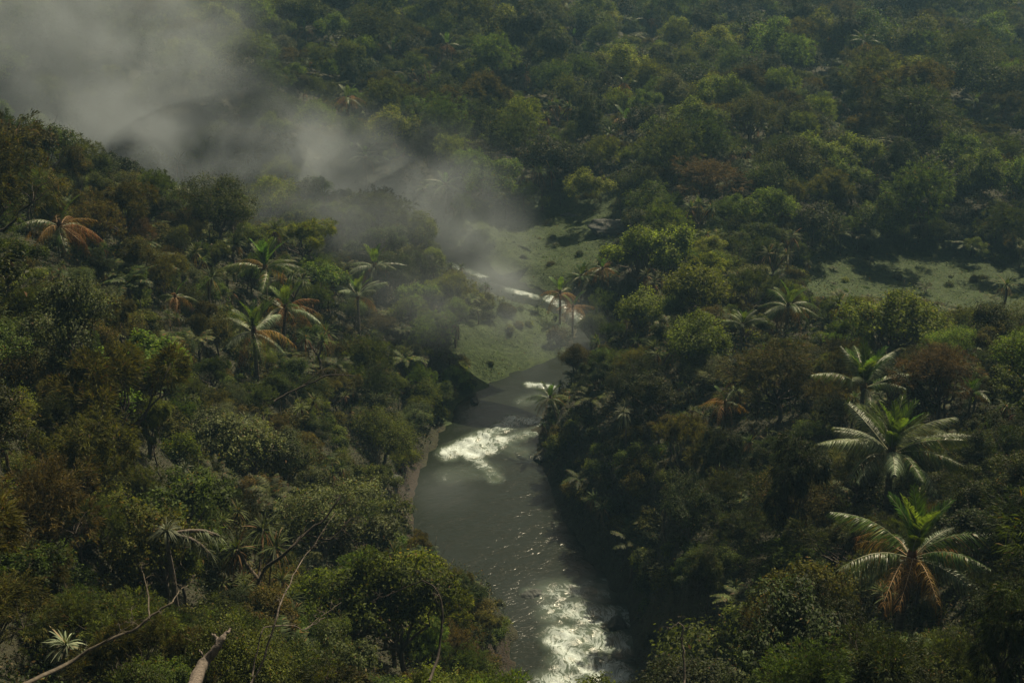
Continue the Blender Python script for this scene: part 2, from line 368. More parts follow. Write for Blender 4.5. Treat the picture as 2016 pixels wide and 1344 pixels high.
# ------------------------------------------------------------------ structure: ground and river
WATER = [(1030,1360),(1035,1200),(985,1165),(930,1135),(880,1100),(840,1060),(815,1000),(830,950),(865,890),(905,850),(925,800),(960,755),(1075,745),(1065,790),(1052,840),(1045,930),(1075,980),(1095,1040),(1125,1110),(1190,1140),(1235,1190),(1210,1260),(1190,1360)]
MEADOWS = [[(950,640),(1080,605),(1082,700),(1010,735),(955,735),(930,700)], [(950,540),(1095,580),(1085,612),(990,590)],
           [(900,432),(1090,422),(1200,435),(1165,510),(1095,540),(1080,572),(990,560),(880,500)],
           [(1610,520),(1660,500),(1800,488),(2030,532),(2030,612),(1900,602),(1800,580),(1600,580)]]
SOILP = [(785,930),(850,860),(850,1000),(860,1080),(800,1040)]
CLEAR = [WATER] + MEADOWS
MEADB = [(1000,665,150,110),(920,790,70,90),(1030,490,250,120),(1830,545,360,130),(1150,420,200,60),(2050,560,160,80),(1000,430,140,50)]
SOILB = [(810,985,45,110),(940,1290,90,70),(570,1140,40,22),(880,1150,90,40),(1205,1290,40,90)]

def axis(a, b, step, lo, hi, grow=1.09):
    v = list(np.arange(a, b + step, step)); s = step; x = b
    while x < hi: s *= grow; x += s; v.append(x)
    s = step; x = a; w = []
    while x > lo: s *= grow; x -= s; w.append(x)
    return np.array(w[::-1] + v)
gx = axis(-80, 80, .7, -1500, 1500); gy = axis(45, 215, .7, -200, 2000)
GX, GY = np.meshgrid(gx, gy); gz = height(GX.ravel(), GY.ravel())
q = Q(); nx, ny = len(gx), len(gy)
I = np.arange(ny - 1)[:, None] * nx + np.arange(nx - 1)
q.add(np.stack([GX.ravel(), GY.ravel(), gz], 1), np.stack([I, I + 1, I + nx + 1, I + nx], -1).reshape(-1, 4))
ground = q.build('ground', [M_GROUND], None, True); ground['kind'] = 'structure'
ppx, ppy = proj(GX.ravel(), GY.ravel(), gz)
ok = (GY.ravel() > 30)
mea = blobs(ppx, ppy, MEADB) * ok; soi = blobs(ppx, ppy, SOILB) * ok
for nme, arr in (('meadow', mea), ('soil', soi)):
    a = ground.data.attributes.new(nme, 'FLOAT', 'POINT'); a.data.foreach_set('value', arr.astype(np.float32))

# river ribbon, foam where the rapids are
seglen = np.linalg.norm(np.diff(rc[:, :2], axis=0), axis=1); S = np.concatenate([[0], np.cumsum(seglen)])
ss = np.arange(0, S[-1], .22)
cx = np.interp(ss, S, rc[:, 0]); cyy = np.interp(ss, S, rc[:, 1]); cw = np.interp(ss, S, rc[:, 2]) + 2.2
tn = unit(np.stack([np.gradient(cx), np.gradient(cyy)], 1)); nr = np.stack([tn[:, 1], -tn[:, 0]], 1)
K = 65; tt = np.linspace(-1, 1, K)
X = cx[:, None] + nr[:, 0:1] * tt * cw[:, None]; Y = cyy[:, None] + nr[:, 1:2] * tt * cw[:, None]
FOAM = [((1085,832),(1015,828),16,1.0),((1060,850),(985,868),16,.8),((1015,828),(950,862),18,1.1),((950,862),(885,892),22,1.5),((985,868),(930,895),22,1.25),((940,905),(975,942),15,.85),((905,890),(880,897),16,1.2),
        ((1085,762),(1040,757),9,1.4),((1030,790),(1080,775),16,.45),
        ((1085,1165),(1190,1160),34,.75),((1100,1205),(1215,1215),38,1.0),((1110,1250),(1215,1265),40,1.15),((1095,1262),(1150,1320),26,1.35),((1130,1300),(1205,1330),44,1.4),((1100,1350),(1190,1420),50,1.3),((1040,1165),(1080,1180),14,.6),
        ((1060,850),(1075,838),14,1.0),((885,935),(960,925),26,.35),((1000,880),(1040,900),18,.45),
        ((1080,588),(1110,602),10,1.3),((1000,570),(1055,585),7,1.1),((960,555),(1000,570),6,.6),((1120,610),(1160,640),14,.8),((700,450),(950,550),14,.8)]
wx, wy = proj(X, Y, 0 * X); fo = np.zeros_like(X)
for (ax, ay), (bx, by), r, st in FOAM:
    vx, vy = bx - ax, (by - ay) * 1.7; px_, py_ = wx - ax, (wy - ay) * 1.7
    t = np.clip((px_ * vx + py_ * vy) / (vx * vx + vy * vy), 0, 1)
    d = np.sqrt((px_ - t * vx) ** 2 + (py_ - t * vy) ** 2)
    fo = np.maximum(fo, st * smooth(1.25 - d / (r * 1.35)))
sx = ss[:, None] + 0 * X; ty = tt * cw[:, None]
z = 0.012 * np.sin(sx * 2.1 + np.sin(ty * 1.1) * 1.5) + .006 * np.sin(sx * 3.7 - ty * 2.2 + 2 * np.sin(ty * .9 + sx * .3)) + fo * (.07 * np.sin(sx * 1.9 + ty * 1.2 + 2 * np.sin(ty * .7)) + .05 * np.sin(sx * 3.3 - ty * 2.6) + .04 * np.sin(sx * 5.1 + ty * 4.3) + .08)
q = Q(); ns = len(ss); I = np.arange(ns - 1)[:, None] * K + np.arange(K - 1)
q.add(np.stack([X, Y, z], -1), np.stack([I, I + 1, I + K + 1, I + K], -1).reshape(-1, 4))
water = q.build('water', [M_WATER], None, True); water['kind'] = 'structure'
a = water.data.attributes.new('foam', 'FLOAT', 'POINT'); a.data.foreach_set('value', fo.ravel().astype(np.float32))
a = water.data.attributes.new('flow', 'FLOAT_VECTOR', 'POINT'); a.data.foreach_set('vector', np.stack([sx, ty, 0 * sx], -1).astype(np.float32).ravel())

# ------------------------------------------------------------------ object helpers
def tag(o, label, cat, group=None, kind=None):
    if label: o['label'] = label
    if cat: o['category'] = cat
    if group: o['group'] = group
    if kind: o['kind'] = kind
    return o
def empty(name, loc=(0, 0, 0), rz=0):
    o = bpy.data.objects.new(name, None); COL.objects.link(o); o.location = loc; o.rotation_euler = (0, 0, rz); o.empty_display_size = .3
    return o
def copy_tree(o, parent=None):
    c = o.copy(); COL.objects.link(c); c.parent = parent
    for ch in o.children: copy_tree(ch, c)
    return c

# ------------------------------------------------------------------ plant prototypes, as dicts of part name -> (mesh, material list)
def limbs(q, tops, H, R, r0, m=0, twigs=None):
    base = np.array([0, 0, -1.0]); fork = np.array([rng.normal() * .25, rng.normal() * .25, H * .38])
    tube(q, bez(base, fork, (rng.normal() * .2, rng.normal() * .2, 0), 7), np.linspace(r0, r0 * .7, 7), 7, m, .2)
    for c in tops:
        b = bez(fork, c, ((c[0]) * .15, (c[1]) * .15, -.25 * R * .3), 7, .12)
        tube(q, b, np.linspace(r0 * .5, r0 * .12, 7), 5, m, .2)
        dirn = unit(np.asarray(c) - fork)
        if random.random() < .45: tube(q, bez(c, c + dirn * R * .55 + rng.normal(size=3) * .15, (0, 0, .1), 5, .15), np.linspace(r0 * .12, r0 * .03, 5), 4, m)
        for k in range(3):
            i = random.randint(2, 5); e = b[i] + rand_dir(1, -.2)[0] * R * .5
            tube(q, bez(b[i], e, (0, 0, .1), 5, .15), np.linspace(r0 * .16, r0 * .04, 5), 4, m)
def lumps(K, R, H, flat=.75, open_=False):
    D = rand_dir(K, -.25); rad = rng.uniform(.35, .85, K)[:, None]
    C = D * rad * R; C[:, 2] = C[:, 2] * flat
    C[:, 2] += H - R * flat * .9
    C = np.vstack([C, [[0, 0, H - R * flat * .7]]])
    if open_: C[:K, :2] *= 1.25; return C, rng.uniform(.16, .32, K + 1) * R
    return C, rng.uniform(.2, .5, K + 1) * R
def holes(cc, M, cut=.1):
    ph = rng.uniform(0, 6.28, 3); f = 2.9
    v = np.sin(cc[:, 0] * f + ph[0]) * np.sin(cc[:, 1] * f + ph[1]) + np.sin(cc[:, 2] * f * 1.3 + ph[2]) * .6 + rng.normal(size=len(cc)) * .35
    return np.argsort(-v)[:int(M * .66)]
def broadleaf(R=3.0, H=6.0, K=14, M=90, n=15, leaf=.17, flat=.75, asp=.5, sig=.17, open_=False):
    C, r = lumps(K, R, H, flat, open_); q = Q()
    for c, rr in zip(C, r):
        d = rand_dir(M, -.75); d[:, 2] = d[:, 2] * .9 + .12
        cc = c + unit(d) * rr * rng.uniform(.7, 1.12, (M, 1)) * np.array([1, 1, .85])
        kk = holes(cc, M); cc = cc[kk]; d = d[kk]; Mk = len(kk)
        P = np.repeat(cc, n, 0) + rng.normal(size=(Mk * n, 3)) * sig * R / 3
        Nn = np.repeat(unit(d), n, 0) * .55 + np.array([0, 0, .55]) + rng.normal(size=(Mk * n, 3)) * .5
        leaves(q, P, Nn, leaf, asp)
    t = Q(); limbs(t, C, H, R, R * .06)
    return q, t
def feathery(R=2.8, H=6.0, K=14, M=90, n=15, L=.3, W=.05, flat=.8, droop=.3, open_=False):
    C, r = lumps(K, R, H, flat, open_); q = Q()
    for c, rr in zip(C, r):
        d = unit(rand_dir(M, -.7)); cc = c + d * rr * rng.uniform(.6, 1.05, (M, 1))
        kk = holes(cc, M); cc = cc[kk]; d = d[kk]; Mk = len(kk)
        P = np.repeat(cc, n, 0) + rng.normal(size=(Mk * n, 3)) * .07
        D = np.repeat(d, n, 0) * 1.0 + np.array([0, 0, .3]) + rng.normal(size=(Mk * n, 3)) * .5
        straps(q, P, D, L * rng.uniform(.6, 1.3, Mk * n), W, droop, 2, 0, 'oval', unit(rng.normal(size=(Mk * n, 3))))
    t = Q(); limbs(t, C, H, R, R * .05)
    return q, t
def pandanus(heads=1, H=3.2, L=1.15, nl=46, W=.085):
    q, t, s = Q(), Q(), Q()
    fork = np.array([0, 0, H * (.55 if heads > 1 else .95)])
    tube(t, bez((0, 0, -.8), fork, (rng.normal() * .3, rng.normal() * .3, 0), 8, .05), np.linspace(.13, .09, 8), 7, 0, .15)
    for h in range(heads):
        a = h * 6.28 / heads + rng.normal() * .3
        c = fork + (np.array([math.cos(a) * .9, math.sin(a) * .9, H * .42]) if heads > 1 else np.array([rng.normal() * .1, 0, .1]))
        if heads > 1: tube(t, bez(fork, c, (0, 0, -.15), 6, .05), np.linspace(.08, .06, 6), 6, 0, .15)
        D = rand_dir(nl, -.15); D[:, 2] = D[:, 2] * 1.1 + .1
        straps(q, np.repeat(c[None], nl, 0) + D * .06, D, L * rng.uniform(.7, 1.15, nl), W, rng.uniform(.15, .6, nl), 5)
        ns_ = 20; D = rand_dir(ns_, -.9); D[:, 2] = -.15 - abs(D[:, 2]) * .5
        straps(s, np.repeat(c[None], ns_, 0) - np.array([0, 0, .1]) + D * .05, D, L * rng.uniform(.6, .95, ns_), W * .8, rng.uniform(.7, 1.3, ns_), 4)
    return q, t, s
def frond(L=3.6, n=46, lw=.046, ll=.85, droop=.45, hang=.9, fwd=.45, curl=0.0, rr=.022, wither=0.0, vee=.1):
    """one palm frond along +x from the origin: rib and leaflets."""
    q, rb = Q(), Q()
    s = np.linspace(0, 1, 14)
    P = np.stack([L * s * (1 - .22 * droop * s), curl * L * s ** 2, -droop * L * s ** 2.1 + .06 * L * np.sin(s * 3.1)], 1)
    tube(rb, P, np.interp(s, [0, .15, 1], [rr * 2, rr, rr * .3]), 5)
    u = np.linspace(.16, .99, n); T = np.gradient(P, axis=0)
    for sd in (-1, 1):
        uu = np.clip(u + rng.normal(size=n) * .006, 0, 1)
        pp = np.stack([np.interp(uu, s, P[:, k]) for k in range(3)], 1); tg = unit(np.stack([np.interp(uu, s, T[:, k]) for k in range(3)], 1))
        lat = unit(np.cross(tg, np.array([0, 0, 1.0]))) * sd
        D = lat * .8 + tg * fwd + np.array([0, 0, vee]) + rng.normal(size=(n, 3)) * (.08 + wither * .35)
        ln = ll * np.interp(uu, [.1, .35, .7, 1], [.6, 1, .85, .3]) * rng.uniform(.8, 1.1, n)
        keep = rng.random(n) > wither * .35
        side = unit(tg + rng.normal(size=(n, 3)) * .12)
        straps(q, pp[keep], D[keep], ln[keep], lw * (1 - .4 * wither), (hang * rng.uniform(.7, 1.3, n))[keep], 4, 0, 'taper', side[keep])
    return q, rb
def palm_small(nf=14, L=1.9, H=4.5, dead=.35):
    q, t, dd = Q(), Q(), Q()
    tube(t, bez((0, 0, -.8), (0, 0, H), (rng.normal() * .3, rng.normal() * .3, 0), 9, .03), np.linspace(.14, .09, 9), 7, 0, .15)
    for i in range(nf):
        a = i * 2.4 + rng.normal() * .2; isd = i / nf < dead
        pit = math.radians(-35 + rng.normal() * 12) if isd else math.radians(10 + 70 * (i / nf - dead) / (1 - dead) + rng.normal() * 6)
        f, r_ = frond(L * rng.uniform(.85, 1.1), 20, .07, .5, .35 if not isd else .5, .8, .45, rng.normal() * .05, .02, .5 if isd else 0)
        Mx = Euler((0, -pit, a)).to_matrix(); R3 = np.array(Mx)
        for src, tgt in ((f, dd if isd else q), (r_, dd if isd else q)):
            for V, F in zip(src.V, src.F): tgt.add(V @ R3.T + np.array([0, 0, H]), F - F.min())
    return q, t, dd
def treefern(nf=16, L=1.9, H=2.0):
    q, t = Q(), Q()
    tube(t, bez((0, 0, -.8), (0, 0, H), (rng.normal() * .2, rng.normal() * .2, 0), 7, .03), np.linspace(.12, .09, 7), 7, 0, .2)
    for i in range(nf):
        a = i * 2.4; pit = math.radians(rng.uniform(5, 45))
        f, r_ = frond(L * rng.uniform(.8, 1.1), 26, .085, .42, .32, .25, .25, rng.normal() * .08, .014, 0, 0)
        R3 = np.array(Euler((0, -pit, a)).to_matrix())
        for src in (f, r_):
            for V, F in zip(src.V, src.F): q.add(V @ R3.T + np.array([0, 0, H]), F - F.min())
    return q, t
def bush(R=1.3, K=7, M=34, n=12, leaf=.15, asp=.45):
    q = Q(); C = rand_dir(K, -.1) * R * .55; C[:, 2] = abs(C[:, 2]) * .8 + R * .45
    for c in C:
        rr = R * rng.uniform(.35, .55); d = unit(rand_dir(M, -.6)); cc = c + d * rr * rng.uniform(.6, 1.1, (M, 1))
        P = np.repeat(cc, n, 0) + rng.normal(size=(M * n, 3)) * .1
        leaves(q, P, np.repeat(d, n, 0) * .5 + np.array([0, 0, .6]) + rng.normal(size=(M * n, 3)) * .5, leaf, asp)
    t = Q()
    for c in C: tube(t, bez((0, 0, -.5), c, (0, 0, -.1), 5, .1), np.linspace(.05, .015, 5), 5)
    return q, t

PROTO = {}
def reg(kind, parts):
    PROTO.setdefault(kind, []).append([(nm, qq.mesh(nm, [mt], sm)) for nm, qq, mt, sm in parts])
C0 = MAT['deep green']
for a in (dict(), dict(R=3.2, H=7, K=15), dict(R=2.6, H=6.5, K=11, flat=1.0), dict(R=3, H=5.2, K=14, leaf=.22, M=68, n=13, flat=.6), dict(R=2.8, H=6, leaf=.13, n=20, M=96, K=12),
          dict(R=3.0, H=7.6, K=15, open_=True, M=80, leaf=.2), dict(R=2.0, H=8, K=14, flat=1.7, M=70, leaf=.15), dict(R=3.4, H=6, K=12, open_=True, flat=.5, M=90, leaf=.26, n=10)):
    c, t = broadleaf(**a); reg('broadleaf_tree', [('crown', c, C0, False), ('trunk', t, M_TRUNK, True)])
for a in (dict(), dict(R=3.2, H=7, K=15, flat=.65), dict(R=2.4, H=7, K=13, flat=1.2), dict(R=2.8, H=5.5, L=.24, W=.055, n=18), dict(R=3.1, H=7.4, K=15, open_=True, L=.42), dict(R=2.0, H=7.8, K=13, flat=1.6, L=.4, droop=.6)):
    c, t = feathery(**a); reg('feathery_tree', [('crown', c, C0, False), ('trunk', t, M_DARKB, True)])
for a in (dict(heads=1), dict(heads=3, H=3.8), dict(heads=1, H=2.4, L=.95), dict(heads=2, H=3.5)):
    c, t, s = pandanus(**a); reg('screw_pine', [('leaf_rosette', c, M_PAND, False), ('trunk', t, M_PTRUNK, True), ('dead_skirt', s, M_SKIRT, False)])
for a in (dict(), dict(nf=16, L=2.1, H=5.5, dead=.25), dict(nf=13, L=1.8, H=5, dead=.7)):
    c, t, s = palm_small(**a); reg('palm_tree', [('leaf_crown', c, M_FROND, False), ('trunk', t, M_PTRUNK, True), ('dead_fronds', s, M_DEADFR, False)])
for a in (dict(), dict(nf=13, L=2.2, H=1.6), dict(nf=18, L=1.7, H=2.6)):
    c, t = treefern(**a); reg('tree_fern', [('frond_crown', c, M_FERN, False), ('trunk', t, M_DARKB, True)])
for a in (dict(), dict(R=1.6, K=8, leaf=.12, n=14), dict(R=1.1, K=6, leaf=.2, M=28, asp=.3)):
    c, t = bush(**a); reg('bush', [('foliage', c, C0, False), ('stem', t, M_DARKB, True)])

def plant(kind, x, y, s, colour=None, variant=None, name=None, rz=None, tilt=0, z=None, sz=1.0):
    v = random.randrange(len(PROTO[kind])) if variant is None else variant
    o = empty(name or kind, (x, y, (H1(x, y) if z is None else z)), random.uniform(0, 6.28) if rz is None else rz)
    kx = random.uniform(.82, 1.2); o.scale = (s * kx, s / kx, s * sz); o.rotation_euler[0] = tilt + random.gauss(0, .05); o.rotation_euler[1] = random.gauss(0, .05)
    for nm, me in PROTO[kind][v]:
        c = bpy.data.objects.new(nm, me); COL.objects.link(c); c.parent = o
        if colour and nm in ('crown', 'foliage', 'leaf_rosette', 'leaf_crown', 'dead_skirt'):
            c.material_slots[0].link = 'OBJECT'; c.material_slots[0].material = MAT.get(colour, colour) if isinstance(colour, str) else colour
    return o
SIZE = {'broadleaf_tree': (3.5, 7.2), 'feathery_tree': (3.4, 7.1), 'screw_pine': (1.3, 3.8), 'palm_tree': (1.9, 5.5), 'tree_fern': (1.9, 2.8), 'bush': (1.6, 1.9)}

LAND = []        # (px, py, phrase) landmarks for labels
HERO = []        # (px, py, radius px, distance) to keep others from standing in front
TAKEN = []       # (x, y, r) ground already used
def note(x, y, z, r, px=None, py=None, rp_=None, phrase=None):
    a, b = proj(x, y, z); a, b = float(a), float(b); dist = math.dist((x, y, z), (0, 0, CAMZ))
    HERO.append((a, b, rp_ or r / dist * FPX, dist)); TAKEN.append((x, y, r * .5))
    if phrase: LAND.append((a, b, phrase))

# ------------------------------------------------------------------ hero coconut palms, every frond a part
FR = {}
def fr(key, mats, **k):
    f, r_ = frond(**k); r_m = [mats[1]]
    FR[key] = (f.mesh('frond', [mats[0]]), r_.mesh('rib', r_m, True))
fr('green', (M_FROND, M_RACHIS), n=84, L=3.8, droop=.3, hang=1.1)
fr('green2', (M_FROND, M_RACHIS), n=60, L=3.5, droop=.45, hang=.9, curl=.1)
fr('pale', (M_FROND_PALE, M_RACHIS), n=84, L=3.8, droop=.26, hang=1.0)
fr('up', (M_FRONDUP, M_RACHIS), n=64, L=3.3, droop=.12, hang=.12, fwd=.9, ll=.8, lw=.085, vee=.3)
fr('up2', (M_FRONDUP, M_RACHIS), n=64, L=3.0, droop=.2, hang=.2, fwd=1.0, ll=.75, lw=.085, curl=.08, vee=.3)
fr('dead', (M_DEADFR, M_RACHISD), n=52, L=3.5, droop=.5, hang=1.3, wither=.4)
fr('dead2', (M_DEADFR, M_RACHISD), n=40, L=3.2, droop=.75, hang=1.1, wither=.8, curl=-.12)
def fit(px, py, dist, lo, hi, dx=0, dy=0):
    best = None
    for f in sorted(np.arange(.72, 1.3, .01), key=lambda f: abs(f - 1)):
        c = at_d(px, py, dist * f); h = c[2] - H1(c[0] - dx, c[1] - dy)
        if lo <= h <= hi: return dist * f
        e = max(lo - h, h - hi)
        if best is None or e < best[0]: best = (e, dist * f)
    return best[1]
def coconut(px, py, dist, label, phrase, size=1.0, lean=(0, 0), ring=12, up=6, dead=3, kinds=('green', 'pale'), rz0=0, lowp=8, name='coconut_palm', group=None, hrad=None, trunk_h=None, hr=(2.8, 5.2)):
    d0 = dist; dist = fit(px, py, dist, hr[0] * size, hr[1] * size, *lean); size *= dist / d0
    c = at_d(px, py, dist); x, y = c[0] - lean[0], c[1] - lean[1]
    g = H1(x, y); h = max(c[2] - g, 1.5)
    if trunk_h: g = c[2] - trunk_h; h = trunk_h
    root = empty(name, (x, y, g)); tag(root, label, 'palm tree', group)
    q = Q(); tip = np.array([lean[0], lean[1], h])
    n = 26; P = bez((0, 0, -1), tip, (-lean[0] * .25, -lean[1] * .25, 0), n, 0.004)
    rad = np.linspace(.2, .13, n) * size; rad[::2] *= 1.12
    tube(q, P, rad, 9); q.build('trunk', [M_PTRUNK], root, True)
    b = Q(); tube(b, [tip + np.array([0, 0, -.35 * size]), tip, tip + np.array([0, 0, .35 * size]), tip + np.array([0, 0, .7 * size])], np.array([.12, .24, .2, .06]) * size, 9); b.build('crown_base', [M_SKIRT], root, True)
    def put(key, az, pit, sc_, roll=0):
        f = bpy.data.objects.new('frond', FR[key][0]); COL.objects.link(f); f.parent = root
        r_ = bpy.data.objects.new('rib', FR[key][1]); COL.objects.link(r_); r_.parent = f
        f.location = tip; f.rotation_euler = (roll, -math.radians(pit), math.radians(az)); f.scale = (sc_ * size,) * 3
        if key.startswith('dead'): f['label'] = 'withered brown frond'
    for i in range(ring):
        put(random.choice(kinds), rz0 + i * 360 / ring + random.gauss(0, 10), lowp + random.gauss(0, 9) + (18 if i % 2 else 0), random.uniform(.72, 1.12), random.gauss(0, .35))
    for i in range(up):
        put(('up', 'up2')[i % 2], rz0 + i * 137, 62 + 4 * i % 25 + random.gauss(0, 5), random.uniform(.8, 1.05))
    for i in range(dead):
        put(('dead', 'dead2')[i % 2], rz0 + 20 + i * 97, -12 + random.gauss(0, 8), random.uniform(.75, 1.0))
    note(c[0], c[1], c[2], 3.6 * size, phrase=phrase); TAKEN[-1] = (x, y, .8)
    if hrad: HERO[-1] = (HERO[-1][0], HERO[-1][1], hrad, HERO[-1][3])
    return root
# fronds run from azimuth 0 = right, 90 = away from the camera
coconut(1755, 895, 70, 'tall green coconut palm with a wide star of pale fronds on the right slope', 'the big star-shaped palm', .98, (0, .3), 22, 10, 2, ('green', 'pale', 'pale', 'green2'), 5, 16)
coconut(1795, 1100, 64, 'coconut palm with brown-tinged drooping fronds, lower of the two big palms at right', 'the brown-tinged lower palm', 1.02, (.3, 0), 18, 8, 6, ('green', 'green2', 'pale', 'dead'), 12, 8)
coconut(1700, 765, 82, 'young palm with broad upright green fronds just behind the big star-shaped palm', 'the upright young palm', .85, (0, 0), 8, 12, 0, ('green', 'pale'), 0, 30)
coconut(1552, 605, 150, 'palm with a dark hanging skirt of fronds on the right knoll crest', 'the knoll crest palm', 1.0, (0, 0), 11, 5, 7, ('green', 'pale', 'green2'), 0, 0)
coconut(1462, 640, 128, 'small palm with pale outstretched fronds left of the skirted knoll palm', 'the small pale palm', .55, (0, 0), 8, 5, 0, ('pale',), 0, 25)
coconut(522, 530, 116, 'tall palm with upright bright green fronds, uppermost of the left palm clump', 'the left palm clump', .95, (.2, 0), 8, 8, 2, ('green', 'green2', 'dead'), 0, 10)
coconut(562, 610, 113, 'palm reaching its yellowing fronds to the right in the left palm clump', None, .85, (.5, 0), 11, 4, 4, ('green', 'pale', 'dead'), 10, 6)
coconut(500, 655, 108, 'lowest palm of the left clump with a dark upright heart and drooping brown fronds', None, .95, (0, 0), 9, 6, 5, ('green2', 'pale', 'dead'), 30, -2)
coconut(118, 448, 118, 'orange-brown withered palm high on the left slope', 'the withered orange palm at left', 1.0, (0, 0), 13, 1, 5, ('dead', 'dead', 'dead2', 'green2'), 0, 12)
coconut(704, 585, 140, 'palm with whitish green upswept fronds left of the mist', 'the whitish palm', .85, (0, 0), 9, 6, 2, ('pale',), 0, 30)
coconut(738, 525, 152, 'misty palm with arching fronds behind the whitish palm', None, .95, (0, 0), 11, 4, 3, ('green', 'pale'), 0, 5)
coconut(1103, 578, 150, 'green-topped palm with browning fronds beside the bright orange dead palm', None, .72, (0, 0), 10, 3, 6, ('green2', 'dead'), 0, -2)
coconut(1128, 606, 146, 'bright orange dead palm at the river bend', 'the bright orange palm', .66, (0, 0), 10, 2, 9, ('dead', 'dead2'), 20, 0)
coconut(1186, 530, 158, 'small palm with reddish hanging fronds below the grey rock slab', None, .6, (0, 0), 8, 3, 6, ('green2', 'dead'), 0, 5)
coconut(1145, 545, 158, 'dark green palm between the reddish small palm and the bright orange palm', None, .62, (0, 0), 10, 4, 2, ('green',), 0, 10)
coconut(1083, 785, 134, 'dark palm leaning over the river below the upper rapids', 'the dark riverside palm', .62, (-.8, 0), 10, 4, 3, ('green2',), 0, 5)
coconut(1428, 795, 96, 'small yellow-tufted palm with drooping pale fronds in the dark slope', 'the yellow-tufted palm', .5, (0, 0), 6, 2, 4, ('dead', 'pale'), 0, 5)
coconut(1912, 775, 86, 'slender palm with a tufted crown above the dark gap at right', None, .48, (0, 0), 9, 5, 3, ('green2',), 0, 10)
coconut(345, 585, 118, 'small palm with rust-coloured fronds left of the palm clump', None, .55, (0, 0), 7, 1, 5, ('dead', 'green2'), 0, 0)
for px, py, dd, s_, lab in ((880,90,292,1.05,'orange-topped palm standing tallest on the far plain'), (775,103,280,.9,'orange-brown palm to the left of the tallest far palm'), (1030,150,255,.9,'orange palm in a dark hollow of the far plain'),
    (685,195,232,.9,'tall rusty palm where the left mist thins out'), (1232,240,222,1.0,'orange-brown palm on the edge of the far forest'), (720,310,206,.85,'palm standing up out of the mist above the gorge'), (1275,42,320,.9,'pale orange palm near the top right of centre'),
    (1130,75,310,.85,'dark rusty palm high on the far plain'), (1480,245,208,.8,'palm with pale hanging fronds below the dark round tree'), (1920,205,245,.9,'dark umbrella-like palm right of the large dome tree'), (600,60,285,.8,'faded orange palm at the edge of the top left mist'),
    (877,365,186,.75,'green palm fading into the mist above the far clearing')):
    coconut(px, py, dd, lab, None, s_, (0, 0), 9, 3, 7 if 'orange' in lab or 'rust' in lab else 2, ('dead', 'dead2', 'green2') if ('orange' in lab or 'rust' in lab) else ('green', 'pale'), 0, 5)

# ------------------------------------------------------------------ other singled-out trees
def hero_tree(kind, px, py, dist, s, colour, label, phrase=None, variant=None, sz=1.0, top=True, name=None, cat='tree', kf=.7):
    """px, py is the middle of its crown."""
    R_, H_ = SIZE[kind]; d0 = dist; dist = fit(px, py, dist, H_ * kf * s * sz * .9, H_ * kf * s * sz * 1.12); s *= dist / d0
    c = at_d(px, py, dist); x, y = c[0], c[1]
    base = c[2] - H_ * kf * s * sz
    g = H1(x, y)
    o = plant(kind, x, y, s, colour, variant, z=min(base, g + .3), sz=sz, name=name); tag(o, label, cat)
    note(x, y, c[2], R_ * s * .8, phrase=phrase)
    return o
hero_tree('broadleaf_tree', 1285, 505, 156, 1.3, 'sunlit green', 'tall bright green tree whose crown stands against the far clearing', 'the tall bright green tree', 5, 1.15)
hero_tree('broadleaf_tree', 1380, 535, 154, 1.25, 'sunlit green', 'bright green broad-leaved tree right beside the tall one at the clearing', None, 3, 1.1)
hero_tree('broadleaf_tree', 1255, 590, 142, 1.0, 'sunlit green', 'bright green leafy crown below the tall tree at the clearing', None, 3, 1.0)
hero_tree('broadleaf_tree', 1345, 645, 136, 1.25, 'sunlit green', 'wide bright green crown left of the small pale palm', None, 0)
hero_tree('feathery_tree', 1478, 205, 250, 2.0, 'olive', 'dark round-topped tree standing above the far plain', 'the dark round tree', 0, .85)
hero_tree('feathery_tree', 1792, 215, 252, 2.9, 'deep green', 'very large dark dome-shaped tree on the far plain at right', 'the large dome tree', 1, .75)
hero_tree('broadleaf_tree', 1690, 195, 255, 1.2, 'deep green', 'thin-trunked tree left of the large dome tree', None, 2, 1.0)
hero_tree('feathery_tree', 1385, 355, 190, 1.9, 'rust brown', 'rust brown dome-shaped crown on the middle hump', 'the rust brown dome', 1, .6)
hero_tree('broadleaf_tree', 1340, 165, 262, 1.4, 'grey green', 'pale grey-green rounded tree in the far plain left of the dark round tree', None, 0)
hero_tree('broadleaf_tree', 193, 268, 131, .75, 'deep green', 'open-branched small tree silhouetted against the top left mist', 'the tree against the mist', 2, 1.0)
hero_tree('broadleaf_tree', 748, 838, 100, .95, 'bright green', 'bright green rounded crown beside the left bank', 'the bright crown on the left bank', 4, .85)
hero_tree('broadleaf_tree', 822, 815, 108, .6, 'grey green', 'small grey-green domed crown between the bright crown and the river', None, 4, .85)
hero_tree('broadleaf_tree', 640, 1000, 78, 1.05, 'grey green', 'broad grey-green tree above the lower pool on the left bank', 'the grey-green tree above the pool', 4)
hero_tree('broadleaf_tree', 540, 370, 158, 1.0, 'bright green', 'bright bushy crown standing just below the mist on the left ridge', None, 0)
hero_tree('broadleaf_tree', 130, 600, 96, 1.15, 'grey green', 'large sunlit tree with a bare dark trunk showing at the left edge', 'the large left edge tree', 2, 1.2)
hero_tree('broadleaf_tree', 480, 850, 88, .85, 'grey green', 'glossy-leaved tree in the dark hollow of the left slope', 'the glossy hollow tree', 3)
hero_tree('feathery_tree', 100, 1000, 66, .9, 'rust brown', 'reddish brown feathery tree at the lower left edge', 'the reddish feathery tree', 1)
hero_tree('feathery_tree', 170, 870, 76, 1.0, 'olive', 'olive feathery tree above the reddish one at the left edge', None, 0)
hero_tree('feathery_tree', 1530, 740, 104, 1.3, 'olive', 'broad olive mounded tree below the skirted knoll palm', 'the olive mounded tree', 1, .7)
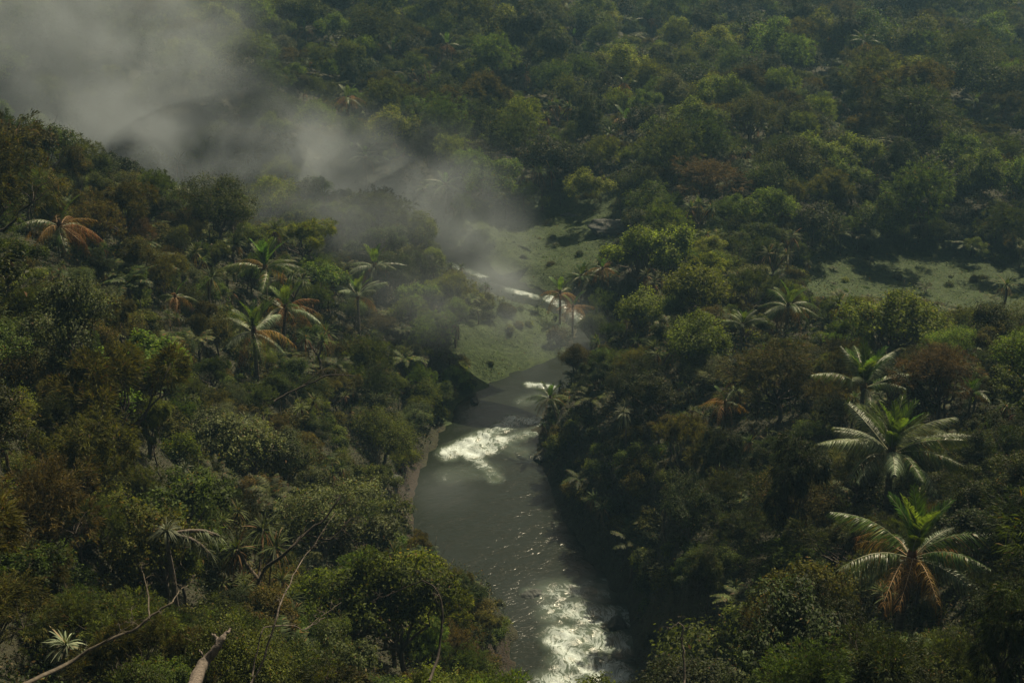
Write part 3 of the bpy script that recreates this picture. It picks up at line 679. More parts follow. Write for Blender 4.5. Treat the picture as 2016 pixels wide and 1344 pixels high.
hero_tree('broadleaf_tree', 1760, 610, 118, 1.35, 'bright green', 'wide leafy tree in front of the right clearing', 'the tree before the right clearing', 0, .8)
hero_tree('feathery_tree', 1850, 745, 96, 1.0, 'rust brown', 'reddish brown feathery tree behind the slender palm at right', None, 1, .8)
hero_tree('broadleaf_tree', 1390, 715, 112, .8, 'grey green', 'vine-draped sunlit crown on the dark right slope', None, 4, .7)
hero_tree('broadleaf_tree', 820, 440, 170, 1.0, 'bright green', 'pale leafy crown veiled by mist above the left bank', 'the mist-veiled crown', 0)
hero_tree('broadleaf_tree', 1905, 350, 205, 1.0, 'deep green', 'dark rounded crown on the forest edge above the right clearing', None, 0)

hero_tree('broadleaf_tree', 1130, 690, 139, .6, 'olive', 'olive crown at the foot of the bright orange palm', None, 0)
hero_tree('broadleaf_tree', 1165, 645, 143, .6, 'deep green', 'dark crown right of the bright orange palm trunk', None, 1)
hero_tree('bush', 1100, 650, 145, 1.0, 'olive', 'olive bush beside the trunk of the bright orange palm', None, 0, cat='bush')
hero_tree('feathery_tree', 1190, 590, 150, .65, 'deep green', 'dark feathery crown between the orange palm and the tall bright green tree', None, 0)

# pale pandanus with shaggy leaning limbs, lower left, and other singled-out rosettes
def shaggy():
    c = at_d(328, 1045, 66); x, y = c[0], c[1]; g = H1(x, y); root = empty('shaggy_screw_pine', (x, y, g)); h = c[2] - g
    t = Q(); tube(t, bez((0, 0, -.8), (0, 0, h), (.15, 0, 0), 10, .02), np.linspace(.14, .1, 10), 8, 0, .15)
    t.build('trunk', [M_PALE], root, True)
    q = Q(); D = rand_dir(90, -.1); straps(q, np.repeat([[0, 0, h]], 90, 0), D, rng.uniform(.7, 1.2, 90), .06, rng.uniform(.2, .7, 90), 5); q.build('leaf_rosette', [M_PANDPALE], root)
    for k, (dx, dz, dy) in enumerate(((1.9, -1.1, -.2), (2.2, -.55, .5))):
        l = Q(); P = bez((0.1, 0, h - .2), (dx, dy, h + dz), (.3, 0, .5), 12, .01); tube(l, P, np.linspace(.1, .07, 12), 6)
        o = l.build('limb', [M_PALE], root, True)
        s = Q(); i = rng.integers(1, 12, 240); pp = P[i] + rng.normal(size=(240, 3)) * .05
        D = rng.normal(size=(240, 3)) * .6 + np.array([.35, 0, -.9]); straps(s, pp, D, rng.uniform(.3, .75, 240), .03, .5, 3); s.build('shaggy_leaves', [M_PANDPALE], o)
    tag(root, 'pale shaggy screw pine with drooping limbs above the lower left undergrowth', 'screw pine'); note(c[0], c[1], c[2], 2.3, phrase='the pale shaggy screw pine')
shaggy()
def rosette(px, py, dist, s, label, mat=None, variant=0, phrase=None):
    d0 = dist; dist = fit(px, py, dist, 2.4 * s, 3.6 * s); s *= dist / d0
    c = at_d(px, py, dist); g = H1(c[0], c[1]); o = plant('screw_pine', c[0], c[1], s, mat, variant, z=c[2] - 3.1 * s); tag(o, label, 'screw pine'); note(c[0], c[1], c[2], 1.0 * s, phrase=phrase)
rosette(135, 1262, 57, 1.0, 'pale green spiky rosette low in the bottom left corner', M_PANDPALE, 0, 'the spiky rosette in the corner')
rosette(505, 1095, 62, 1.1, 'upright sword-leaved clump right of the shaggy screw pine', None, 1)
for px, py, dd, s_, lab in ((388,475,128,1.35,'green rosette at the edge of the left dark hollow'), (455,460,132,1.4,'rosette on bent pale stems in the left dark hollow'), (540,455,134,1.4,'bright-tipped rosette right of the bent stems in the left hollow'),
    (412,548,122,1.3,'green rosette left of the palm clump'), (350,320,146,1.4,'rosette poking into the mist on the left ridge'), (1375,420,182,1.5,'rosette with a dark skirt beside the middle hump'), (1560,465,172,1.5,'rosette in shade at the forest edge left of the right clearing'),
    (1520,510,164,1.4,'rosette on a tall stem at the left end of the right clearing'), (1650,600,130,1.3,'rosette below the right clearing'), (1975,560,150,1.4,'dark stemmed rosette at the right clearing edge'), (1725,340,196,1.5,'pale rosette on the plateau above the right clearing'),
    (640,365,165,1.6,'grey spiky plant standing in thin mist'), (1245,650,140,1.2,'small rosette in the dark slope above the river bend'), (1290,560,150,1.2,'whitish rosette below the tall bright green tree'), (1060,195,242,1.5,'bright rosette on the far plain above centre'),
    (1100,220,238,1.7,'dark-skirted rosette on the far plain'), (1540,240,214,1.4,'small yellow-green rosette right of the pale hanging palm'), (625,675,112,1.1,'rosette under the drooping fronds of the left clump'), (830,150,258,1.5,'rosette on the misty far plain')):
    rosette(px, py, dd, s_, lab, None, random.choice((0, 0, 2, 1)))

# ------------------------------------------------------------------ foreground dead branches, stump, rocks
def branch(name, label, cat, mat, parts, dist, r0, phrase=None, keep=True):
    """parts: list of pixel paths with a radius factor, first one is the main stem; standing at a depth from the camera."""
    root = None; o0 = at_d(*parts[0][0][0][:2], dist)
    root = empty(name, tuple(o0))
    for i, (path, rf) in enumerate(parts):
        P = []
        for j, p in enumerate(path):
            dd = dist + (p[2] if len(p) > 2 else 0)
            P.append(at_d(p[0], p[1], dd) - o0)
        P = catmull(np.array(P), 4); n = len(P)
        P[1:-1] += rng.normal(size=(n - 2, 3)) * .02
        q = Q(); tube(q, P, np.linspace(r0 * rf, r0 * rf * .4, n), 7, 0, .3); 
        if name != 'broken_trunk':
            for k in range(5):
                a = P[random.randint(n // 4, n - 1)]; e = a + rand_dir(1, -.3)[0] * random.uniform(.25, .6) * dist / 50
                b_ = bez(a, e, (0, 0, .1), 6, .25); tube(q, b_, np.linspace(r0 * .22, r0 * .06, 6), 4)
                for _ in range(2): tube(q, bez(b_[3], b_[3] + rand_dir(1)[0] * .25 * dist / 50, (0, 0, .02), 4, .2), np.linspace(r0 * .12, r0 * .04, 4), 3)
        q.build('stem' if i == 0 else 'twig', [mat], root, True)
    tag(root, label, cat)
    for path, rf in parts:
        for p in path[::2]: HERO.append((p[0], p[1], 14, dist))
    if phrase: LAND.append((parts[0][0][len(parts[0][0])//2][0], parts[0][0][len(parts[0][0])//2][1], phrase))
D0 = 46
branch('dead_branch', 'long dark bare branch sweeping up from the bottom left edge', 'branch', M_TRUNK,
    [([(40,1350,-2),(130,1308),(190,1270),(260,1240),(300,1210),(340,1185)], 1.0), ([(295,1215),(290,1160,1),(278,1120,1.5)], .4), ([(340,1185),(350,1165,.5),(372,1150,1),(385,1130,1.2)], .35), ([(190,1270),(240,1240,-.5),(262,1225,-.5)], .25)], D0, .07, 'the long dark branch')
branch('dead_branch', 'forked pale bare branch standing right of the broken trunk', 'branch', M_PALE,
    [([(492,1350),(520,1290),(545,1210),(565,1160,1),(590,1110,2)], .8), ([(497,1330),(508,1270),(520,1235),(570,1230,.3),(600,1238,.5),(628,1222,.8),(640,1215,1)], .55), ([(590,1110,2),(620,1070,3),(660,1010,4)], .3), ([(600,1238,.5),(650,1200,1.2),(672,1185,1.5)], .25)], 48, .05, 'the forked pale branch')
branch('broken_trunk', 'broken pale log pointing up from the bottom edge', 'log', M_PALE,
    [([(375,1360,-2),(400,1310),(425,1275),(440,1252)], 3.2), ([(430,1268),(425,1252,.2),(418,1247,.3)], 1.0), ([(440,1252),(449,1243,.1),(452,1236,.2)], .9), ([(408,1300),(398,1290,.1),(393,1278,.2)], .7)], 45, .07, 'the broken pale log')
branch('bare_sapling', 'dark bare sapling bent left above the mossy outcrop', 'sapling', M_DARKB,
    [([(845,1340,-1),(862,1290),(870,1230),(868,1180),(855,1155),(832,1142)], 1.0), ([(832,1142),(790,1160,.5),(740,1180,1)], .45), ([(868,1180),(858,1170,.2),(850,1168,.3)], .3)], 58, .06, 'the bent bare sapling')
branch('dead_twig', 'thin pale crooked twig at the bottom right of the river', 'branch', M_PALE,
    [([(1347,1350),(1346,1290),(1343,1262),(1345,1235),(1335,1226),(1318,1240)], 1.0)], 60, .05, 'the thin pale twig')
branch('dead_branch', 'dark bare branch reaching right above the left bank trees', 'branch', M_DARKB,
    [([(540,790),(575,770),(610,755),(650,738),(700,740)], 1.0), ([(590,765),(620,740),(640,725)], .5)], 84, .07)
branch('dead_branch', 'dark leaning branch across the lower left centre trees', 'branch', M_DARKB,
    [([(520,1120,3),(560,1090),(600,1050),(640,1020),(670,975)], 1.0), ([(600,1050),(650,1060),(690,1020)], .5)], 62, .08)
branch('dead_branch', 'bare pale branch lying across the far plain at upper right', 'branch', M_PALE,
    [([(1620,132),(1640,118),(1662,105)], 1.0)], 285, .3)

def rock(name, px, py, z, size, label, seed, mat=M_ROCK, rz=0):
    import bmesh
    r_ = np.random.default_rng(seed); bm = bmesh.new(); bmesh.ops.create_icosphere(bm, subdivisions=4, radius=1)
    ph = r_.uniform(0, 6, 6); cut = unit(r_.normal(size=(9, 3))); lv = r_.uniform(.55, .85, 9)
    for v in bm.verts:
        p = np.array(v.co)
        for c, l in zip(cut, lv):
            d = p @ c
            if d > l: p = p - c * (d - l) * .9
        p = p * (1 + .05 * math.sin(5 * p[0] + ph[0]) * math.sin(6 * p[1] + ph[1]) + .03 * math.sin(13 * p[2] + ph[2]))
        p = p * (1 + .12 * math.sin(3 * p[0] + ph[3]) * math.sin(3.5 * p[1] + ph[4]) + .04 * math.sin(17 * p[0] + 9 * p[1] + ph[5]))
        v.co = (p[0] * size[0], p[1] * size[1], p[2] * size[2])
    me = bpy.data.meshes.new(name); bm.to_mesh(me); bm.free(); me.materials.append(mat)
    c = at_z(px, py, z); o = bpy.data.objects.new(name, me); COL.objects.link(o); o.location = (c[0], c[1], z); o.rotation_euler = (0, 0, rz)
    tag(o, label, 'rock'); TAKEN.append((c[0], c[1], max(size[:2]))); a, b = proj(c[0], c[1], z); HERO.append((float(a), float(b), size[0] / 170 * FPX * .8, math.dist(c, (0, 0, CAMZ))))
rock('boulder', 1205, 455, 3.2, (3.4, 2.4, 1.7), 'large grey rock slab left of the tall bright green tree', 3)
rock('boulder', 1188, 415, 2.4, (2.6, 1.5, .8), 'darker rock slab in shade at the far clearing edge', 5)
rock('boulder', 1125, 425, 2.0, (2.2, 1.2, .5), 'low mossy rock at the back of the far clearing', 8)
rock('boulder', 777, 945, 2.2, (.75, .6, .45), 'small rounded grey rock on the red earth bank', 11)
rock('boulder', 1062, 905, .0, (.6, .8, .4), 'wet dark rock at the right bank beside the middle rapids', 12, M_ROCK)
rock('boulder', 1215, 1230, .1, (.8, .8, .7), 'dark rock under the right bank beside the lower rapids', 24)
rock('boulder', 935, 790, .1, (.6, .5, .4), 'dark stone on the left bank just above the middle rapids', 25)
rock('boulder', 1050, 1170, -.1, (1.0, .8, .45), 'dark wet rock at the head of the lower rapids', 13)

# ------------------------------------------------------------------ the forest: individuals
cell = {}
def free(x, y, r):
    for i in range(int((x - 12) // 6), int((x + 12) // 6) + 1):
        for j in range(int((y - 12) // 6), int((y + 12) // 6) + 1):
            for (a, b, c) in cell.get((i, j), ()):
                if (a - x) ** 2 + (b - y) ** 2 < (r + c) ** 2: return False
    return True
def take(x, y, r): cell.setdefault((int(x // 6), int(y // 6)), []).append((x, y, r))
for t_ in TAKEN: take(*t_)
GAP = [(-400,-300),(-400,150),(0,185),(100,200),(170,240),(240,300),(330,310),(430,325),(560,340),(640,330),(600,-300)]
def visible_ok(x, y, g, R, Ht, dist):
    P = []
    for f, w in ((1.0, 0), (.8, -1), (.8, 1), (.5, -1.15), (.5, 1.15), (.2, 0), (.2, -.7), (.2, .7)):
        a, b = proj(x + w * R, y, g + Ht * f); P.append((float(a), float(b)))
    for poly in CLEAR:
        for p in P:
            if in_poly(p[0], p[1], poly): return False
    cxg = P[0][0]
    if dist < (212 if cxg < 260 else 192) and any(in_poly(p[0], p[1], GAP) for p in P): return False
    rp_ = R / dist * FPX
    cx_, cy_ = P[1][0] * .5 + P[2][0] * .5, P[1][1]
    for (hx, hy, hr, hd) in HERO:
        if dist < hd + (3.5 if hd < 66 else 2.0) and (cx_ - hx) ** 2 + (cy_ - hy) ** 2 < (rp_ * (.95 if hd < 66 else .72) + hr * (.8 if hd < 180 else .5)) ** 2: return False
    return True
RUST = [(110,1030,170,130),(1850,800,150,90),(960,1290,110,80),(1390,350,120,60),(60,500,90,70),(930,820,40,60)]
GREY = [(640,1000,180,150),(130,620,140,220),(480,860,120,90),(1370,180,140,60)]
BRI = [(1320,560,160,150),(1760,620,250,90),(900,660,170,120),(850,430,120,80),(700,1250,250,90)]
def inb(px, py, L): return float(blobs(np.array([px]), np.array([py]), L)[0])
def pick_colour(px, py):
    if px > 1100 and py > 780: return random.choices(['dark green', 'deep green', 'olive', 'rust brown'], [7, 2.2, 1.2, .25])[0]  # lower right slope: its shade is put into the leaf colours
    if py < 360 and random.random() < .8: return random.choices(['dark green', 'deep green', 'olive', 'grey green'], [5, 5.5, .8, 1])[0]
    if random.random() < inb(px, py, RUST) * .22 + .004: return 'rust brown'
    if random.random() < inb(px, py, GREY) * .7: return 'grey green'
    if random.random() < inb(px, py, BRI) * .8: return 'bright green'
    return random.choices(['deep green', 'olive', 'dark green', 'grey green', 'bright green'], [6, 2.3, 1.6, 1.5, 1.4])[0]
INST = []
def wall_trees():
    for x0, x1, yc, st in ((36, 96, 177, 4.2), (40, 100, 184, 5.5), (-12, 32, 196, 4.5), (-10, 34, 203, 5.5)):
        x = x0
        while x < x1:
            y = yc + random.uniform(-1.6, 2.6) + (x - 60) * (.03 if yc < 190 else 0); g = H1(x, y); a, b = (float(v) for v in proj(x, y, g + 2)); s = random.uniform(1.05, 1.65)
            kind = random.choice(('broadleaf_tree', 'feathery_tree', 'broadleaf_tree')); dist = math.dist((x, y, g), (0, 0, CAMZ))
            if visible_ok(x, y, g, SIZE[kind][0] * s * .6, SIZE[kind][1] * s, dist) and a < 2150: take(x, y, 2.0); INST.append((kind, x, y, g, s, a, b, dist))
            x += st * random.uniform(.7, 1.2)
wall_trees()
DARKB = [(1050,840),(1180,800),(1330,900),(1370,1150),(1290,1330),(1190,1344),(1240,1200),(1100,1060)]
def scatter(kind_w, spacing, ymin, ymax, n, s_rng, margin=1.2, r_f=.55):
    kinds, ws = zip(*kind_w)
    U = rng.random((n, 2)); made = 0
    for u, v in U:
        y = math.sqrt(ymin ** 2 + (ymax ** 2 - ymin ** 2) * u); x = (v - .5) * 2 * y * .40 * margin
        kind = random.choices(kinds, ws)[0]; s = s_rng[0] + (s_rng[1] - s_rng[0]) * random.random() ** 1.5
        if not free(x, y, spacing * s * (SIZE[kind][0] / 3.3) * r_f): continue
        g = H1(x, y)
        a, b = proj(x, y, g + 2)
        if a < -1000 or a > 3000 or b > 1700 or b < -60: continue
        d, _ = river_d(np.array([x]), np.array([y]))
        if d[0] < 1.0: continue
        dist = math.dist((x, y, g), (0, 0, CAMZ)); ok_ = False
        for f in (1, .75, .55):
            if visible_ok(x, y, g, SIZE[kind][0] * s * f, SIZE[kind][1] * s * f, dist): s *= f; ok_ = True; break
        if not ok_: continue
        if in_poly(float(a), float(b), DARKB) and kind in ('broadleaf_tree', 'feathery_tree'): kind = 'bush'; s = random.uniform(.6, 1.1)
        if kind in ('broadleaf_tree', 'feathery_tree') and s < .42: kind = 'bush'; s = .9
        take(x, y, spacing * s * (SIZE[kind][0] / 3.3) * r_f); INST.append((kind, x, y, g, s, float(a), float(b), dist)); made += 1
    return made
m1 = scatter([('broadleaf_tree', 5), ('feathery_tree', 4.2)], 2.9, 36, 185, 23000, (.5, 1.75), 2.0)
m2b = scatter([('broadleaf_tree', 5), ('feathery_tree', 4)], 2.2, 190, 290, 380, (1.2, 2.0), 1.2, .42)
m2 = scatter([('broadleaf_tree', 5), ('feathery_tree', 5), ('tree_fern', 2.5)], 2.5, 175, 290, 9000, (.4, 1.45))
m2b = 0
m3 = scatter([('screw_pine', 4), ('tree_fern', 2), ('palm_tree', .3)], 2.4, 60, 180, 1600, (.7, 1.3))
m3 += scatter([('screw_pine', 3.4), ('tree_fern', 5), ('palm_tree', .3)], 1.9, 180, 290, 3600, (.8, 1.45))
m4 = 0
for _ in range(800):
    y = random.uniform(120, 195); x = random.uniform(-20, 75); g = H1(x, y); a, b = (float(v) for v in proj(x, y, g))
    if river_d(np.array([x]), np.array([y]))[0][0] < .5 or not any(in_poly(a, b, pl) for pl in MEADOWS): continue
    if not free(x, y, .9): continue
    take(x, y, random.choice((.4, .8, 2.0))); INST.append((random.choice(('bush', 'bush', 'tree_fern')), x, y, g - .35, random.uniform(.25, .7), a, b, math.dist((x, y, g), (0, 0, CAMZ))))
m4 = scatter([('bush', 5), ('tree_fern', .8)], 1.7, 44, 175, 20000, (.7, 1.4), 1.7)
INST.sort(key=lambda t: t[7])
cnt = {}; REST = []
NAMECAT = {'broadleaf_tree': ('tree', 'broad-leaved tree', 'broad-leaved trees of the valley'), 'feathery_tree': ('tree', 'feathery tree', 'fine-leaved feathery trees of the valley'),
  'screw_pine': ('screw pine', 'screw pine rosette', 'screw pines among the trees'), 'palm_tree': ('palm tree', 'small palm', 'small palms of the forest'), 'tree_fern': ('tree fern', 'tree fern', 'tree ferns among the trees'), 'bush': ('bush', 'leafy bush', 'bushes of the undergrowth')}
DIRS = ['right of', 'up and right of', 'straight above', 'up and left of', 'left of', 'down and left of', 'straight below', 'down and right of']
ORD = ['nearest', 'second nearest', 'third nearest', 'fourth nearest', 'fifth nearest', 'sixth nearest', 'seventh nearest', 'eighth nearest', 'ninth nearest', 'tenth nearest', 'eleventh nearest', 'twelfth nearest']
LAND += [(950, 890, 'the white middle rapids'), (1150, 1270, 'the lower rapids'), (900, 1010, 'the dark pool'), (1830, 530, 'the right clearing'), (1050, 470, 'the far clearing'), (150, 100, 'the top left mist'), (1010, 680, 'the grassy point above the pool'),
         (880, 90, 'the tallest far orange palm'), (1232, 240, 'the orange palm at the forest edge'), (685, 195, 'the rusty palm by the mist'), (1205, 455, 'the grey rock slab'), (20, 1320, 'the bottom left corner'), (1990, 1320, 'the bottom right corner'), (1990, 30, 'the top right corner'), (1000, 20, 'the middle of the top edge')]
todo = []
for it in INST:
    kind, x, y, g, s, px, py, dist = it
    inside = -60 < px < 2080 and -40 < py < 1420
    cnt.setdefault(kind, 0)
    if cnt[kind] >= 290 or not inside: REST.append(it); continue
    cnt[kind] += 1
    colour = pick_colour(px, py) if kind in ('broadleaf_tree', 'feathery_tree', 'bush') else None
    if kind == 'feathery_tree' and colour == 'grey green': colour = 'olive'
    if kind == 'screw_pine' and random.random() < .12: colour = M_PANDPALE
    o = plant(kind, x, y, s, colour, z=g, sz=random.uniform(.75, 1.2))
    todo.append((o, kind, colour if isinstance(colour, str) else ('pale' if colour else ''), s, px, py))
by = {}
for o, kind, colour, s, px, py in todo:
    k = min(range(len(LAND)), key=lambda i: (LAND[i][0] - px) ** 2 + (LAND[i][1] - py) ** 2)
    dx, dy = px - LAND[k][0], LAND[k][1] - py
    d = DIRS[int(round(math.degrees(math.atan2(dy, dx)) / 45)) % 8]
    by.setdefault((kind, colour, d, k), []).append((dx * dx + dy * dy, o))
for (kind, colour, d, k), L in by.items():
    cat, phr, grp = NAMECAT[kind]; L.sort(key=lambda t: t[0])
    for i, (_, o) in enumerate(L):
        w = (ORD[i] + ' ') if len(L) > 1 and i < len(ORD) else ''
        lab = f"{w}{colour + ' ' if colour else ''}{phr.replace('screw pine rosette', 'screw pine')} {d} {LAND[k][2]}"
        if len(lab.split()) > 16: lab = lab.replace('broad-leaved ', '').replace('feathery ', '').replace('leafy ', '').replace('up and ', 'above ').replace('down and ', 'below ')
        tag(o, lab, cat, grp)

# ------------------------------------------------------------------ the rest of the wood: stuff, points that carry the crowns of trees
def points_stuff(name, items, protos, label):
    """items: (x, y, z, scale, proto index); geometry nodes place the given objects on the points."""
    A_ = np.array(items, float); me = bpy.data.meshes.new(name); me.vertices.add(len(A_)); me.vertices.foreach_set('co', A_[:, :3].astype(np.float32).ravel())
    for nm, arr in (('sc', A_[:, 3]), ('ix', A_[:, 4]), ('rz', rng.uniform(0, 6.28, len(A_)))):
        a = me.attributes.new(nm, 'FLOAT', 'POINT'); a.data.foreach_set('value', arr.astype(np.float32))
    me.update(); o = bpy.data.objects.new(name, me); COL.objects.link(o)
    ng = bpy.data.node_groups.new(name, 'GeometryNodeTree'); ng.interface.new_socket('Geometry', in_out='INPUT', socket_type='NodeSocketGeometry'); ng.interface.new_socket('Geometry', in_out='OUTPUT', socket_type='NodeSocketGeometry')
    gi, go = ng.nodes.new('NodeGroupInput'), ng.nodes.new('NodeGroupOutput'); jn = ng.nodes.new('GeometryNodeJoinGeometry')
    def na(nm):
        n = ng.nodes.new('GeometryNodeInputNamedAttribute'); n.data_type = 'FLOAT'; n.inputs[0].default_value = nm; return n
    cx_ = ng.nodes.new('ShaderNodeCombineXYZ'); ng.links.new(na('rz').outputs[0], cx_.inputs[2]); sc_ = na('sc'); ix = na('ix')
    for k, pr in enumerate(protos):
        oi = ng.nodes.new('GeometryNodeObjectInfo'); oi.inputs['Object'].default_value = pr; oi.transform_space = 'ORIGINAL'; oi.inputs['As Instance'].default_value = True
        cmp_ = ng.nodes.new('FunctionNodeCompare'); cmp_.data_type = 'FLOAT'; cmp_.operation = 'EQUAL'; cmp_.inputs['Epsilon'].default_value = .1
        ng.links.new(ix.outputs[0], cmp_.inputs[0]); cmp_.inputs[1].default_value = k
        ip = ng.nodes.new('GeometryNodeInstanceOnPoints')
        ng.links.new(gi.outputs[0], ip.inputs['Points']); ng.links.new(cmp_.outputs[0], ip.inputs['Selection']); ng.links.new(oi.outputs['Geometry'], ip.inputs['Instance'])
        ng.links.new(cx_.outputs[0], ip.inputs['Rotation']); ng.links.new(sc_.outputs[0], ip.inputs['Scale']); ng.links.new(ip.outputs[0], jn.inputs[0])
    ng.links.new(jn.outputs[0], go.inputs[0]); md = o.modifiers.new('wood', 'NODES'); md.node_group = ng
    tag(o, label, None, None, 'stuff'); return o
heads, hk = [], {}
seen = set()
for o, kind, colour, s, px, py in todo:
    key = (kind, colour)
    if key in seen or colour in ('rust brown', 'pale', 'grey green') or (colour == 'olive' and kind == 'broadleaf_tree'): continue
    if kind in ('broadleaf_tree', 'feathery_tree', 'tree_fern', 'screw_pine', 'bush'):
        L = hk.setdefault(kind, [])
        if len(L) < 5: seen.add(key); L.append(len(heads)); heads.append(o.children[0])
items = []
for kind, x, y, g, s, px, py, dist in REST:
    if kind in hk: items.append((x, y, g, s, random.choice(hk[kind])))
def more(n, ymin, ymax, s0, s1, sp, kinds=('broadleaf_tree', 'feathery_tree', 'broadleaf_tree', 'tree_fern')):
    for u, v in rng.random((n, 2)):
        y = math.sqrt(ymin ** 2 + (ymax ** 2 - ymin ** 2) * u); x = (v - .5) * 2 * y * .52; s = random.uniform(s0, s1)
        if not free(x, y, sp * s): continue
        g = H1(x, y); a, b = proj(x, y, g)
        if b < -260 and y < 400: continue
        if not visible_ok(x, y, g, 3 * s, 6 * s, math.dist((x, y, g), (0, 0, CAMZ))): continue
        take(x, y, sp * s); k = random.choice(kinds); items.append((x, y, g - .4, s * (1.5 if k == 'tree_fern' else 1) * random.choice((.8, 1, 1, 1.5)), random.choice(hk[k])))
more(14000, 195, 520, .5, 1.6, 1.05)
more(1500, 500, 900, 2.0, 3.5, 1.5)
points_stuff('distant_wood', items, heads, 'unbroken green forest canopy filling the far plain')

# ------------------------------------------------------------------ undergrowth and meadow plants: stuff
def ground_leaves(n, ymin, ymax, hmax, leaf, mask=None, spread=.46):
    u, v = rng.random(n), rng.random(n)
    y = np.sqrt(ymin ** 2 + (ymax ** 2 - ymin ** 2) * u); x = (v - .5) * 2 * y * spread
    h = height(x, y); d, _ = river_d(x, y); keep = (d > .35)
    a, b = proj(x, y, h); keep &= (a > -900) & (a < 2900) & (b < 1700)
    if mask is not None: keep &= mask(a, b, d)
    x, y, h = x[keep], y[keep], h[keep]
    nb = (np.sin(x * 1.7 + np.sin(y * 1.3)) * np.sin(y * 1.5 + np.sin(x * .9)) * .5 + .5)
    return np.stack([x, y, h + rng.random(len(x)) ** 1.5 * hmax * (.25 + nb)], 1), nb
md_ = lambda a, b: blobs(a, b, MEADB); so_ = lambda a, b: blobs(a, b, SOILB)
q = Q()
for n, y0, y1, hm, lf in ((420000, 30, 120, 1.5, .17), (290000, 110, 200, 1.7, .28), (70000, 190, 300, 1.6, .5)):
    P, nb = ground_leaves(n, y0, y1, hm, lf, lambda a, b, d: (rng.random(len(a)) > md_(a, b) * .93) & (rng.random(len(a)) > so_(a, b) * .25), .75)
    leaves(q, P, rng.normal(size=P.shape) * .9 + np.array([0, 0, .6]), lf, .42)
tag(q.build('undergrowth', [foliage('undergrowth_leaf', (.012,.02,.006), (.028,.042,.012), (.06,.08,.022), .5, .3, .35, (.11,.07,.03), .1)]), 'dense leafy undergrowth covering the valley slopes', None, None, 'stuff')
q = Q()
P, nb = ground_leaves(900000, 95, 200, .3, .2, lambda a, b, d: (md_(a, b) > .25))
k = rng.random(len(P)) < .1 + .9 * nb ** 1.5; P = P[k]; n = len(P); n2 = n // 3
leaves(q, P[:n2], rng.normal(size=(n2, 3)) * .45 + np.array([0, 0, .9]), .13, .6)
straps(q, P[n2:], rng.normal(size=(n - n2, 3)) * .5 + np.array([0, 0, .7]), rng.uniform(.15, .4, n - n2), .035, .5, 2)
tag(q.build('grass', [foliage('meadow_leaf', (.022,.044,.009), (.048,.084,.017), (.09,.132,.032), .75, .3, .25, (.14,.10,.05), .08)]), 'low tufted grass and creepers on the river clearings', None, None, 'stuff')

# ------------------------------------------------------------------ air and drifting mist
def box(name, lo, hi, mat):
    import bmesh
    bm = bmesh.new(); bmesh.ops.create_cube(bm, size=1); me = bpy.data.meshes.new(name)
    for v in bm.verts: v.co = [lo[i] + (v.co[i] + .5) * (hi[i] - lo[i]) for i in range(3)]
    bm.to_mesh(me); bm.free(); me.materials.append(mat); o = bpy.data.objects.new(name, me); COL.objects.link(o); return o
m = bpy.data.materials.new('air'); m.use_nodes = True; nt = m.node_tree; nt.nodes.remove(nt.nodes['Principled BSDF'])
pv = N(nt, 'ShaderNodeVolumePrincipled'); pv.inputs['Color'].default_value = (.36, .68, 1, 1); pv.inputs['Density'].default_value = .0003; pv.inputs['Anisotropy'].default_value = .25
nt.links.new(pv.outputs[0], nt.nodes['Material Output'].inputs['Volume'])
zmin = float(gz.min()) - 1; zmax = float(gz.max()) + 30
hz = box('haze', (-1520, -210, zmin), (1520, 2020, max(zmax, 70)), m); hz['kind'] = 'stuff'; hz['label'] = 'thin bluish haze in the valley air'
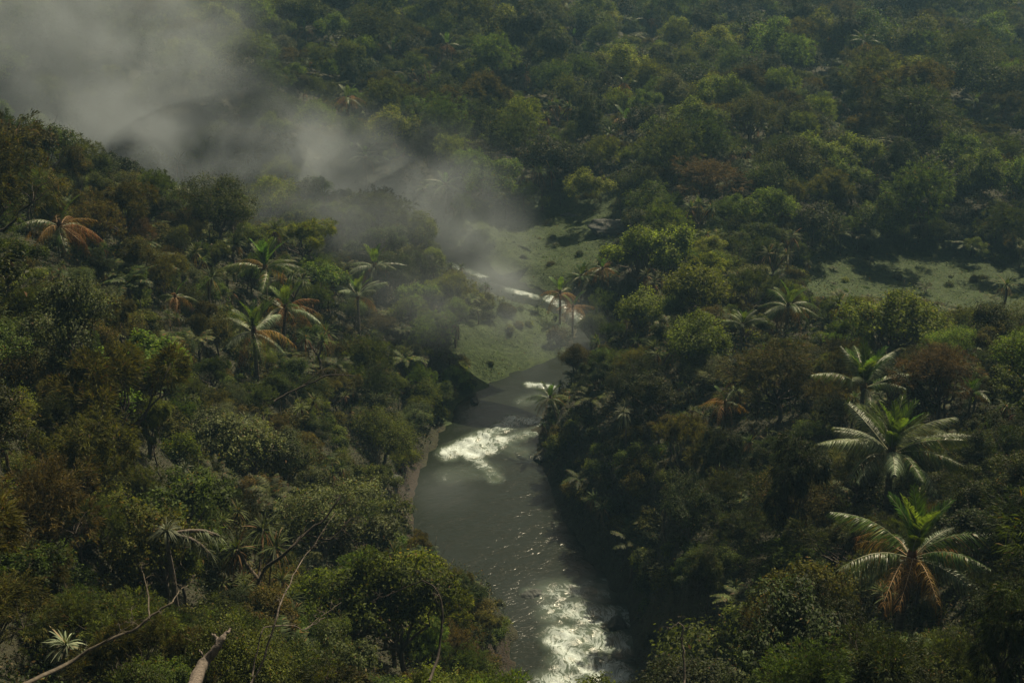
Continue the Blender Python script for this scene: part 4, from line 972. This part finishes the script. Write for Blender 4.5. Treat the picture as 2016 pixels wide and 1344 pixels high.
def mist(px, py, dist, rad, dens, rot=0, seed=0):
    import bmesh
    m = bpy.data.materials.new('mist'); m.use_nodes = True; nt = m.node_tree; nt.nodes.remove(nt.nodes['Principled BSDF'])
    pv = N(nt, 'ShaderNodeVolumePrincipled'); pv.inputs['Color'].default_value = (.74, .86, .97, 1); pv.inputs['Anisotropy'].default_value = .3
    tc = N(nt, 'ShaderNodeTexCoord'); ln = N(nt, 'ShaderNodeVectorMath', operation='LENGTH'); nt.links.new(tc.outputs['Object'], ln.inputs[0])
    mr = N(nt, 'ShaderNodeMapRange', interpolation_type='SMOOTHERSTEP'); mr.inputs['From Min'].default_value = .93; mr.inputs['From Max'].default_value = .02; nt.links.new(ln.outputs['Value'], mr.inputs[0])
    ge = N(nt, 'ShaderNodeNewGeometry'); nz = N(nt, 'ShaderNodeTexNoise'); nz.inputs['Scale'].default_value = .13; nz.inputs['Detail'].default_value = 6; nz.inputs['Distortion'].default_value = .6; nz.inputs['Roughness'].default_value = .55
    nt.links.new(ge.outputs['Position'], nz.inputs[0]); m3 = N(nt, 'ShaderNodeMapRange'); m3.inputs['From Min'].default_value = .34; m3.inputs['From Max'].default_value = .7; nt.links.new(nz.outputs[0], m3.inputs[0])
    a = N(nt, 'ShaderNodeMath', operation='MULTIPLY'); nt.links.new(mr.outputs[0], a.inputs[0]); nt.links.new(m3.outputs[0], a.inputs[1])
    b = N(nt, 'ShaderNodeMath', operation='MULTIPLY'); b.inputs[1].default_value = dens; nt.links.new(a.outputs[0], b.inputs[0]); nt.links.new(b.outputs[0], pv.inputs['Density'])
    nt.links.new(pv.outputs[0], nt.nodes['Material Output'].inputs['Volume'])
    bm = bmesh.new(); bmesh.ops.create_icosphere(bm, subdivisions=4, radius=1); me = bpy.data.meshes.new('mist'); bm.to_mesh(me); bm.free(); me.materials.append(m)
    o = bpy.data.objects.new('mist', me); COL.objects.link(o); o.location = at_d(px, py, dist); o.scale = rad; o.rotation_euler = (0, 0, rot); o['kind'] = 'stuff'; o['group'] = 'spray mist drifting up the gorge'
    o['label'] = 'pale grey spray mist drifting up the gorge'
MISTS = [(40,20,206,(42,24,28),.062), (310,110,202,(24,20,22),.055), (300,270,196,(20,12,14),.11), (190,250,168,(16,8,9),.12), (370,300,172,(17,9,8),.12), (500,255,184,(22,11,9),.07), (520,330,194,(22,12,10),.08), (690,330,188,(28,13,12),.055),
         (880,400,182,(18,10,10),.06), (965,490,172,(10,8,8),.11), (985,560,165,(7,5,4),.2), (1060,640,150,(10,9,7),.05), (870,960,120,(6.5,6,3),.05), (660,440,156,(26,9,8),.06), (1090,1180,104,(6,6,2.5),.04), (860,590,140,(16,9,8),.035)]
for a in MISTS: mist(*a)
